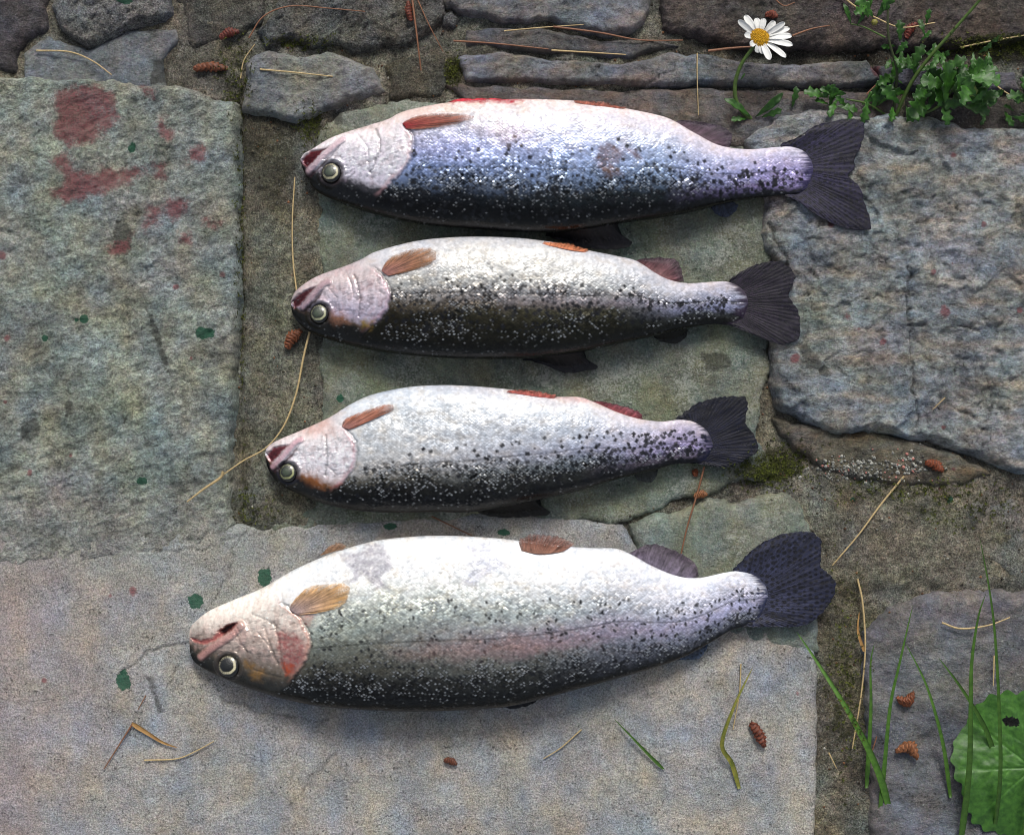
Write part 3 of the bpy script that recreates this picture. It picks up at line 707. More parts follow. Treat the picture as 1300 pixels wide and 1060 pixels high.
    # jaws: maxilla ridge over the mouth cleft, dark mouth inside
    for pts, wd, hgt, c in sp['ridges']:
        pts = catmull(pts, 14)
        d = dline(CX, CY, pts); g = np.exp(-(d / wd) ** 4)
        dz += hgt * .001 * np.clip(1 - (d / (wd * 1.15)) ** 2, 0, 1) ** .5
        cc = np.asarray(S(*c)); col = col * (1 - .8 * g[..., None]) + cc * (1 + .15 * fine_[..., None]) * .8 * g[..., None]
    for poly, dep, c in sp['gapes']:
        d = sdpoly(CX + n2 * .8, CY + n2 * .8, poly); g = sst(-1.8, 2.6, d)
        dz -= dep * .0007 * g; cc = np.asarray(S(*c)); cc = cc * (1.25 - .7 * sst(0, 5, d) + .2 * fine_)[..., None]; col = col * (1 - g[..., None]) + cc * g[..., None]
    # eye socket
    ex, ey, er = sp['eye']
    d = np.hypot(CX - ex, CY - ey); g = sst(er * 1.7, er * 1.0, d + n2)
    col = col * (1 - .75 * g[..., None]) + np.asarray(S(*sp['socket'])) * .75 * g[..., None]
    dz += .0009 * np.exp(-((d - er * 1.32) / 2.2) ** 2) - .0020 * sst(er * 1.12, er * .8, d)
    # extra patches
    for poly, c, amt, soft in sp.get('patches', []):
        d = sdpoly(CX + n1 * 5 + n2 * 2.5, CY + n1 * 5 + n2 * 2.5, poly); g = sst(-soft, soft, d) * amt * np.clip(.85 + .35 * n2 + .3 * fine_, .2, 1.1)
        col = col * (1 - g[..., None]) + np.asarray(S(*c)) * g[..., None]; glit *= (1 - g * .8)
    gm_ = col.mean(-1, keepdims=True); col = gm_ + (col - gm_) * 1.16
    col = np.clip(col * (sp.get('lum', .84) - .12 * sst(.5, .9, Q))[..., None], .003, .85)
    def samp(A, X_, Y_):
        fx = np.clip((X_ - cx0) / q_, 0, cw - 1.001); fy = np.clip((Y_ - cy0) / q_, 0, ch - 1.001)
        i, j = fx.astype(int), fy.astype(int); a, b = fx - i, fy - j
        if A.ndim == 3: a, b = a[..., None], b[..., None]
        return A[i, j] * (1 - a) * (1 - b) + A[i + 1, j] * a * (1 - b) + A[i, j + 1] * (1 - a) * b + A[i + 1, j + 1] * a * b
    def surf(X_, Y_):
        s_ = (X_ - x0) / L; t_, b_ = ft(X_), fb(X_); w_ = np.clip((Y_ - (t_ + b_) / 2) / np.maximum((b_ - t_) / 2, 1e-3), -1, 1)
        return zmid(s_) + fth(s_) * np.sqrt(1 - w_ * w_) ** .72
    # ---- mesh
    ws = np.r_[wv, wu]; upper = np.r_[np.ones(len(wv), bool), np.zeros(len(wu), bool)]
    XX, WW = np.meshgrid(xs, ws, indexing='ij')
    t_, b_ = ft(XX), fb(XX); YY = (t_ + b_) / 2 + WW * (b_ - t_) / 2
    rad = np.sqrt(np.clip(1 - WW ** 2, 0, 1))
    tz = fth((XX - x0) / L); zm = zmid((XX - x0) / L)
    up = np.broadcast_to(upper[None, :], XX.shape)
    ZZ = np.where(up, zm + tz * rad ** .72 + samp(dz, XX, YY) * sst(0, .35, rad), np.maximum(zm - tz * rad ** .8, np.minimum(.0005, zm - .0004)))
    parent_loc = Vector(((x0 + L / 2 - 650) * K, (530 - (T[len(T) // 2, 1] + B[len(B) // 2, 1]) / 2) * K, 0))
    root = obj('trout', None, None, None, parent_loc, label=sp['label'], category='fish', group='trout laid in a row on the stones')
    root['_z'] = zc
    f = (H - zc) / H
    V = np.stack([(XX - 650) * K * f, (530 - YY) * K * f, ZZ], -1)
    nS_, nW = XX.shape
    cc = samp(col, XX, YY); 
    cc = np.where(up[..., None], cc, qcolor((WW + 1) / 2, sp['pal'][0][1]))
    arr = [samp(a, XX, YY).ravel() for a in (scales, glit, metal)]
    q = gridquads(nS_, nW + 1) if False else None
    idx = np.arange(nS_ * nW).reshape(nS_, nW); nxt = np.roll(idx, -1, axis=1)
    quads = np.stack([idx[:-1], nxt[:-1], nxt[1:], idx[1:]], -1).reshape(-1, 4)
    Vf = V.reshape(-1, 3) - np.array(parent_loc)
    n0 = len(Vf)
    capA = V[0].mean(0) - np.array(parent_loc); capB = V[-1].mean(0) - np.array(parent_loc)
    Vf = np.vstack([Vf, capA, capB])
    tris = np.r_[np.stack([nxt[0], idx[0], np.full(nW, n0)], -1), np.stack([idx[-1], nxt[-1], np.full(nW, n0 + 1)], -1)]
    cf = np.vstack([cc.reshape(-1, 3), cc[0].mean(0), cc[-1].mean(0)])
    arr = [np.r_[a, 0, 0] for a in arr]
    uvv = np.vstack([np.stack([XX, YY + np.where(up, 0, 40) * 0], -1).reshape(-1, 2), [[x0, 0], [x1, 0]]])
    me = mesh_from('body', Vf, quads, cf, dict(scales=arr[0], glitter=arr[1], metal=arr[2]), uvv, tris=tris)
    obj('body', me, M_skin, root)
    # ---- eye and pupil
    er_ = er * K
    def dome(r, h, nr, na, colf, base):
        vs_, cs_ = [(0, 0, h + base)], [colf(0, 0)]
        for i in range(1, nr + 1):
            rr = i / nr
            for j in range(na):
                a = 2 * math.pi * j / na
                vs_.append((r * rr * math.cos(a), r * rr * math.sin(a), base + h * math.sqrt(max(0, 1 - rr * rr * .98)) - (0.0015 if i == nr else 0)))
                cs_.append(colf(rr, a))
        tr_ = [(0, 1 + j, 1 + (j + 1) % na) for j in range(na)]; qd = []
        for i in range(nr - 1):
            for j in range(na):
                a = 1 + i * na; qd.append((a + j, a + na + j, a + na + (j + 1) % na, a + (j + 1) % na))
        return np.array(vs_), qd, tr_, np.array(cs_)
    def eyecol(rr, a):
        gold, ring = np.asarray(S(*sp['iris'])), S(16, 16, 16)
        ox, oy = rr * math.cos(a) + .10, rr * math.sin(a) - .02
        r_ = math.hypot(ox, oy) * .97 + .02 * math.sin(3 * a) + .012 * math.sin(7 * a + 1)
        if rr > .86: r_ = max(r_, rr)
        stops = [0, .30, .48, .56, .62, .74, .82, 1]
        g1 = gold * (.46 + .34 * math.cos(a + .5) + .08 * math.sin(23 * a) + .06 * math.sin(9 * a))
        pc = sp.get('pupil', (62, 72, 56)); cs = [S(*pc), S(*pc) * .8, S(*pc) * .35, S(28, 28, 22), g1 * .85, g1, ring * 1.5, ring]
        return np.array([np.interp(r_, stops, [float(c_[k_]) for c_ in cs]) for k_ in range(3)])
    ez = float(surf(np.array([ex]), np.array([ey]))[0]) + float(samp(dz, np.array([ex]), np.array([ey]))[0])
    vs_, qd, tr_, cs_ = dome(er_ * f, .0030 * er / 12, 40, 96, eyecol, 0)
    me = mesh_from('eye', vs_, qd, cs_, tris=tr_)
    eo = obj('eye', me, M_eye, root, Vector(((ex - 650) * K * f, (530 - ey) * K * f, ez + .0010)) - parent_loc)
    eo.rotation_euler = (R(-10), R(-6), 0)
    vs_, qd, tr_, cs_ = dome(er_ * f * .36, .0006, 6, 28, lambda r_, a: S(30, 40, 32), .0024 * er / 12)
    me = mesh_from('pupil', vs_, qd, cs_, tris=tr_)
    obj('pupil', me, M_pupil, eo)
    # ---- fins
    def zflat(dr, z_tip):
        return lambda X_, Y_, U_, V_: zmid((X_ - x0) / L) + dr * .001 + (z_tip * .001 - zmid((X_ - x0) / L) - dr * .001) * sst(0, .8, V_)
    def dark_fin(c1, c2, spots=0, sr=1.6, gap=6.5, dk_=1.0):
        def f_(X_, Y_, U_, V_, ray):
            a, b = np.asarray(S(*c1)) * dk_, np.asarray(S(*c2)) * dk_
            v_ = V_[..., None]; c = a * (1 - v_) + b * v_
            c = c * (1 + .09 * ray[..., None] * (.4 + .6 * v_)) * (1 + .25 * fbm(X_ / 9, Y_ / 9, sd_ + 71, 3)[..., None])
            c = c * (1 + .5 * fbm(U_ * 46, V_ * 1.3, sd_ + 73, 3) + .3 * fbm(U_ * 11, V_ * .7, sd_ + 77, 2) + .12 * fbm(U_ * 15, V_ * 6, sd_ + 75, 3))[..., None]
            if spots:
                k_ = finspots(X_, Y_, sd_, sr, gap)[..., None] * spots; c = c * (1 - k_) + np.array([.004, .004, .007]) * k_
            return np.clip(c, .002, .9)
        return f_
    zc_ = zc * 1000
    for (nm, base, edge, zr, zt, c1, c2, spt, rays) in sp['fins']:
        if nm == 'pectoral_fin':
            zf = lambda X_, Y_, U_, V_: surf(X_, Y_) + .0007 + .0012 * np.sin(V_ * 2.2) * np.sin(U_ * np.pi)
            fin(nm, base, edge, zf, root, dark_fin(c1, c2, spt), rays + 6, 110, 34, 1.5, .3, thin=.85)
        elif nm == 'pelvic_fin':
            zf = lambda X_, Y_, U_, V_: surf(X_, Y_) + .0006 + .0006 * V_
            fin(nm, base, edge, zf, root, dark_fin(c1, c2, spt), rays + 8, 110, 22, 1.2, .3, thin=.7)
        elif nm == 'tail_fin':
            fin(nm, base, edge, zflat(-.2, zt), root, dark_fin(c1, c2, spt, sp.get('tsr', 1.7), sp.get('tgap', 6.5), sp.get('tdark', .30)), rays + 16, 320, 80, 1.2, .7, thin=.12)
        else:
            zf = zflat(zr, zt)
            fin(nm, base, edge, zf, root, dark_fin(c1, c2, spt, 1.5, 5.5), rays, 90, 36, 1.0, .6)
    del root['_z']
    return root

def opsd(curve):
    poly = [(curve[0][0] - 200, curve[0][1] - 60), (curve[0][0] - 5, curve[0][1] - 60)] + list(map(tuple, catmull(curve, 24))) + [(curve[-1][0] - 40, curve[-1][1] + 50), (curve[0][0] - 200, curve[-1][1] + 60)]
    return lambda x, y: sdpoly(x, y, poly)

F1 = dict(seed=11, label='uppermost trout, lilac blue flank with scraped brown patch, red torn belly edge', thick=21, z0=1.5,
    top=[(379, 199), (384, 192), (394, 187), (421, 172), (461, 160), (492, 151), (508, 143), (532, 137), (572, 131), (620, 128), (668, 127), (729, 129), (760, 133), (792, 138), (845, 149), (878, 166), (912, 183), (949, 188), (986, 185), (1005, 184), (1022, 189), (1032, 200), (1036, 214)],
    bot=[(379, 199), (382, 212), (390, 228), (397, 238), (412, 248), (446, 262), (489, 275), (545, 286), (606, 291), (668, 295), (720, 294), (786, 284), (863, 272), (912, 260), (955, 251), (1000, 246), (1018, 243), (1030, 232), (1036, 214)],
    head_s=.2, lat=[.55, .55, .56, .5],
    pal=[(.3, [(0, (250, 232, 226)), (.09, (250, 238, 234)), (.17, (222, 218, 226)), (.40, (190, 196, 236)), (.56, (166, 184, 228)), (.66, (120, 134, 160)), (.75, (34, 38, 44)), (.85, (14, 15, 17)), (1, (8, 8, 9))]),
         (.7, [(0, (250, 236, 236)), (.12, (240, 234, 244)), (.30, (214, 222, 244)), (.48, (186, 204, 240)), (.62, (146, 166, 196)), (.76, (48, 56, 60)), (.88, (16, 18, 18)), (1, (10, 10, 12))]),
         (.93, [(0, (232, 226, 240)), (.2, (214, 208, 236)), (.6, (198, 188, 240)), (.8, (160, 150, 196)), (.92, (34, 34, 40)), (1, (12, 12, 14))])],
    headpal=[(0, (228, 208, 204)), (.15, (244, 232, 232)), (.5, (250, 242, 248)), (.64, (232, 222, 232)), (.72, (60, 58, 62)), (.8, (24, 24, 26)), (1, (12, 12, 14))], hslope=.9,
    blush=(222, 194, 208), rim=(222, 180, 184), socket=(56, 48, 50), iris=(206, 200, 164),
    glit=lambda Q, s_: np.interp(Q, [.4, .54, .66, .78, .86, .95], [0, .4, .85, .30, .10, 0]), metal=.38, nspots=950, spot_r=2.15, lum=.78, cross=True,
    dens=lambda s_, q0: (.05 + .95 * (0 if q0 < (.36 - .12 * s_) else min(1, (q0 - .3) * 2.2))) * (1 if q0 < .95 else 0) * (0 if q0 < .28 else 1),
    operc_sd=opsd([(508, 160), (522, 174), (526, 190), (520, 210), (505, 230), (488, 244)]),
    lines=[([(478, 166), (484, 180), (484, 195), (479, 210), (472, 222)], 1.5, 1.0, .55), ([(441, 235), (443, 228), (452, 222)], 1.2, .5, .5), ([(455, 172), (468, 190), (470, 215)], 1.4, .4, .15)],
    ridges=[([(390, 216), (402, 206), (418, 192), (430, 182), (436, 178)], 4.2, 1.6, (224, 196, 204))],
    gapes=[([(381, 199), (392, 189), (408, 188), (418, 186), (408, 194), (396, 205), (388, 211), (382, 206)], 2.8, (96, 34, 42)), ([(390, 221), (402, 213), (420, 199), (432, 187), (422, 200), (404, 216), (392, 224)], 1.4, (60, 40, 46))],
    eye=(421.5, 220, 13),
    patches=[([(752, 205), (772, 190), (790, 196), (776, 214), (788, 226), (770, 232), (760, 222)], (128, 104, 98), .75, 5), ([(790, 192), (805, 196), (816, 210), (804, 206)], (132, 104, 100), .8, 4),
             ([(565, 128), (640, 126), (690, 129), (640, 133), (575, 135)], (178, 40, 60), .9, 3), ([(600, 168), (660, 160), (680, 180), (640, 190)], (196, 176, 180), .5, 10), ([(508, 140), (560, 132), (560, 150), (520, 160)], (236, 206, 200), .6, 6)],
    fins=[('tail_fin', [(996, 187), (1012, 200), (1016, 214), (1012, 232), (1000, 242)], [(992, 182), (1017, 171), (1038, 157), (1066, 151), (1088, 149), (1099, 155), (1099, 175), (1088, 198), (1087, 212), (1080, 222), (1093, 235), (1101, 257), (1109, 284), (1101, 291), (1066, 285), (1035, 269), (1017, 255), (998, 247)], 0, 12.5, (70, 66, 104), (58, 54, 86), .95, 30),
          ('belly_flap', [(566, 134), (620, 132), (655, 132), (694, 132)], [(567, 131), (582, 126), (612, 125.5), (652, 127), (694, 129)], 2, 18, (180, 30, 50), (206, 60, 76), 0, 6),
          ('anal_fin', [(850, 153), (870, 162), (890, 174), (915, 185)], [(857, 151), (872, 149), (900, 152), (921, 158), (932, 168), (929, 186)], 0, 8, (84, 66, 76), (66, 56, 68), 0, 12),
          ('pelvic_fin', [(729, 134), (745, 137), (765, 139), (790, 141)], [(728, 130), (745, 129), (770, 131), (797, 138)], 10, 38, (150, 84, 70), (150, 100, 88), 0, 9),
          ('pectoral_fin', [(512, 161), (515, 165), (517, 168)], [(516, 157), (535, 151), (560, 150), (585, 151), (603, 156), (580, 164), (560, 168), (535, 170), (518, 169)], 0, 0, (128, 24, 34), (150, 100, 80), 0, 10),
          ('dorsal_fin', [(695, 290), (730, 287), (760, 283), (785, 280)], [(693, 297), (715, 304), (745, 312), (785, 314), (805, 306), (793, 298), (787, 286)], -2, 6, (26, 24, 24), (30, 29, 36), .6, 14),
          ('adipose_fin', [(905, 256), (915, 254), (930, 252)], [(906, 262), (914, 270), (924, 272), (936, 266), (941, 257)], -1, 6, (24, 24, 28), (58, 66, 86), .3, 4)])
F2 = dict(seed=23, label='second trout from the top, olive back, orange brown fin, bud husk at its nose', thick=19, z0=1.5,
    top=[(367, 383), (370, 374), (377, 365), (401, 350), (441, 336), (460, 328), (478, 319), (525, 307), (571, 302), (617, 301), (663, 303), (709, 309), (737, 316), (783, 325), (808, 331), (832, 346), (851, 355), (875, 359), (906, 357), (925, 357), (940, 363), (949, 373), (952, 385)],
    bot=[(367, 383), (369, 396), (376, 408), (389, 419), (417, 431), (463, 443), (509, 450), (571, 455), (632, 456), (672, 455), (706, 451), (743, 446), (783, 437), (829, 427), (875, 416), (906, 411), (928, 412), (944, 404), (952, 385)],
    head_s=.2, lat=[.5, .47, .48, .45],
    pal=[(.3, [(0, (226, 226, 232)), (.2, (232, 232, 234)), (.36, (222, 220, 214)), (.48, (176, 172, 170)), (.56, (104, 96, 84)), (.64, (44, 41, 30)), (.85, (26, 25, 18)), (1, (12, 12, 10))]),
         (.7, [(0, (222, 222, 228)), (.2, (230, 232, 236)), (.38, (206, 208, 208)), (.52, (150, 142, 148)), (.62, (86, 84, 66)), (.72, (44, 44, 32)), (1, (12, 12, 10))]),
         (.93, [(0, (226, 218, 224)), (.25, (206, 206, 222)), (.6, (160, 164, 196)), (.75, (74, 78, 80)), (.86, (26, 27, 24)), (1, (12, 12, 12))])],
    headpal=[(0, (196, 176, 178)), (.2, (222, 204, 202)), (.45, (230, 214, 222)), (.62, (208, 196, 214)), (.71, (84, 70, 60)), (.78, (28, 26, 22)), (1, (12, 12, 12))], hslope=.9,
    blush=(186, 142, 138), rim=(176, 128, 146), socket=(44, 42, 40), iris=(186, 188, 150),
    glit=lambda Q, s_: .26 * sst(.50, .58, Q) * (1 - sst(.82, .92, Q)) * (1 + .8 * np.sin(s_ * 23 + Q * 9)) + .6 * np.exp(-((Q - .46) / .09) ** 2), metal=.30, nspots=800, spot_r=2.0, lum=.75, cross=True,
    dens=lambda s_, q0: (0 if q0 < .30 or q0 > .8 else min(1, (q0 - .27) * 3.2)) ,
    operc_sd=opsd([(462, 336), (478, 343), (490, 357), (496, 375), (491, 397), (474, 416), (462, 428)]),
    lines=[([(452, 352), (457, 366), (460, 384), (457, 402)], 1.5, .9, .5), ([(440, 345), (448, 362), (452, 380)], 1.2, .4, .2), ([(418, 366), (430, 380), (432, 398)], 1.2, .3, .2)],
    ridges=[([(384, 390), (394, 380), (404, 368), (412, 360), (418, 359)], 4.0, 1.5, (186, 158, 166))],
    gapes=[([(368, 383), (378, 372), (392, 366), (402, 364), (392, 374), (382, 386), (372, 392)], 2.6, (92, 46, 52)), ([(383, 395), (392, 387), (404, 376), (414, 366), (406, 380), (394, 392), (386, 398)], 1.3, (52, 40, 42))],
    eye=(406.5, 398.5, 12.5),
    patches=[([(415, 395), (440, 398), (445, 412), (425, 412)], (176, 128, 108), .55, 6), ([(458, 405), (478, 404), (474, 416), (460, 416)], (150, 126, 70), .7, 4), ([(560, 312), (700, 320), (760, 350), (640, 345), (570, 335)], (232, 226, 208), .45, 20)],
    fins=[('tail_fin', [(926, 361), (936, 372), (938, 385), (935, 398), (928, 408)], [(928, 354), (946, 342), (968, 333), (986, 331), (1000, 336), (1011, 346), (1009, 360), (1003, 371), (1007, 382), (1015, 395), (1018, 412), (1014, 431), (995, 437), (974, 431), (943, 418), (928, 412)], 0, 11.5, (66, 54, 76), (52, 46, 68), .85, 26),
          ('anal_fin', [(800, 330), (820, 342), (838, 350), (855, 357)], [(804, 331), (820, 326), (845, 325), (861, 329), (867, 340), (870, 356)], 0, 7, (110, 72, 74), (72, 56, 66), 0, 12),
          ('pelvic_fin', [(688, 312), (705, 316), (725, 320), (742, 322)], [(690, 309), (715, 309), (735, 313), (748, 319)], 9, 33, (190, 116, 84), (200, 130, 94), 0, 9),
          ('pectoral_fin', [(486, 346), (490, 350), (495, 353)], [(489, 338), (498, 328), (525, 319), (550, 319), (557, 328), (545, 340), (520, 348), (497, 353)], 0, 0, (140, 96, 92), (160, 112, 68), 0, 14),
          ('dorsal_fin', [(664, 450), (690, 449), (715, 446), (742, 442)], [(664, 456), (690, 462), (715, 472), (742, 471), (760, 465), (748, 458), (744, 448)], -2, 5, (26, 25, 22), (32, 34, 40), .6, 13),
          ('adipose_fin', [(832, 424), (848, 420), (872, 415)], [(832, 428), (845, 434), (860, 434), (872, 428), (876, 418)], -1, 5, (22, 22, 20), (30, 30, 28), .2, 4)])
F3 = dict(seed=37, label='third trout from the top, smallest, pale silver with narrow orange fin and dark blue tail', thick=18.5, z0=1.5,
    top=[(334, 577), (338, 567), (353, 558), (384, 545), (417, 530), (445, 513), (472, 501), (514, 492), (555, 489), (597, 490), (652, 495), (703, 503), (736, 504), (756, 511), (786, 524), (814, 532), (841, 535), (861, 533), (880, 535), (896, 544), (904, 556), (907, 567)],
    bot=[(334, 577), (337, 592), (344, 606), (356, 617), (384, 630), (417, 642), (458, 649), (514, 651), (555, 650), (597, 650), (640, 643), (686, 634), (731, 624), (786, 608), (828, 598), (855, 590), (878, 588), (896, 584), (907, 567)],
    head_s=.2, lat=[.68, .64, .58, .5],
    pal=[(.3, [(0, (214, 222, 234)), (.15, (232, 236, 240)), (.45, (238, 240, 242)), (.62, (222, 220, 218)), (.70, (112, 110, 102)), (.78, (36, 36, 33)), (.87, (12, 12, 12)), (1, (8, 8, 8))]),
         (.7, [(0, (236, 226, 226)), (.15, (232, 236, 242)), (.4, (214, 220, 232)), (.56, (186, 190, 210)), (.68, (120, 130, 138)), (.78, (60, 62, 60)), (.9, (20, 20, 20)), (1, (10, 10, 10))]),
         (.93, [(0, (214, 206, 214)), (.25, (204, 196, 220)), (.6, (178, 168, 206)), (.8, (120, 112, 130)), (.9, (30, 30, 34)), (1, (12, 12, 14))])],
    headpal=[(0, (212, 190, 186)), (.2, (242, 230, 228)), (.5, (252, 244, 248)), (.66, (236, 220, 220)), (.74, (120, 84, 60)), (.81, (28, 25, 24)), (1, (12, 12, 12))], hslope=.9,
    blush=(226, 192, 190), rim=(196, 132, 144), socket=(46, 46, 56), iris=(168, 172, 122),
    glit=lambda Q, s_: np.interp(Q, [.55, .63, .72, .82, .9, .95], [0, .65, .85, .32, .10, 0]), metal=.30, nspots=700, spot_r=2.05, lum=.80, cross=True,
    dens=lambda s_, q0: (0 if q0 < .66 - .42 * min(1, s_ * 1.1) or q0 > .9 else min(1, .25 + s_ * .8)),
    operc_sd=opsd([(428, 538), (442, 546), (451, 558), (455, 573), (450, 595), (434, 614), (425, 622)]),
    lines=[([(415, 552), (417, 570), (418, 585), (415, 602)], 1.4, .9, .5), ([(417, 590), (430, 602), (440, 600)], 1.1, .4, .35), ([(372, 566), (388, 580), (392, 600)], 1.4, .3, .1)],
    ridges=[([(345, 593), (356, 583), (368, 570), (376, 561), (383, 558)], 3.8, 1.5, (216, 176, 186))],
    gapes=[([(335, 577), (346, 568), (360, 565), (368, 564), (360, 572), (350, 583), (342, 588)], 2.4, (112, 60, 66)), ([(345, 598), (356, 589), (370, 576), (380, 566), (372, 580), (358, 594), (348, 601)], 1.3, (66, 44, 50))],
    eye=(366.5, 599.5, 12),
    patches=[([(383, 548), (418, 532), (428, 546), (400, 556)], (196, 150, 136), .6, 7), ([(386, 600), (410, 606), (412, 620), (392, 616)], (150, 96, 62), .6, 5), ([(700, 502), (738, 504), (756, 512), (740, 514)], (222, 180, 176), .8, 6)],
    fins=[('tail_fin', [(880, 540), (891, 552), (894, 566), (890, 578), (880, 584)], [(858, 532), (875, 520), (889, 511), (911, 505), (944, 503), (951, 511), (948, 538), (957, 549), (964, 564), (958, 578), (925, 593), (897, 590), (875, 588)], 0, 10.5, (40, 42, 70), (28, 32, 58), .7, 26),
          ('anal_fin', [(750, 509), (775, 520), (795, 528), (812, 533)], [(756, 509), (775, 511), (794, 516), (814, 524), (817, 532)], 0, 8, (120, 60, 64), (112, 62, 72), 0, 12),
          ('pelvic_fin', [(643, 498), (662, 501), (682, 504), (703, 506)], [(645, 496), (663, 495), (690, 498), (708, 503)], 9, 32, (160, 84, 80), (165, 98, 86), 0, 9),
          ('pectoral_fin', [(436, 541), (440, 544), (446, 545)], [(437, 536), (443, 530), (464, 522), (486, 515), (500, 514), (500, 521), (486, 528), (464, 538), (448, 545)], 0, 0, (146, 104, 98), (176, 108, 74), 0, 9),
          ('dorsal_fin', [(600, 644), (630, 640), (655, 636), (684, 630)], [(600, 650), (622, 657), (655, 658), (698, 654), (688, 643), (686, 634)], -2, 5, (20, 20, 20), (24, 24, 24), .5, 14),
          ('adipose_fin', [(806, 600), (818, 597), (836, 593)], [(807, 605), (812, 611), (825, 613), (834, 607), (838, 596)], -1, 5, (20, 20, 22), (66, 70, 68), .4, 4)])
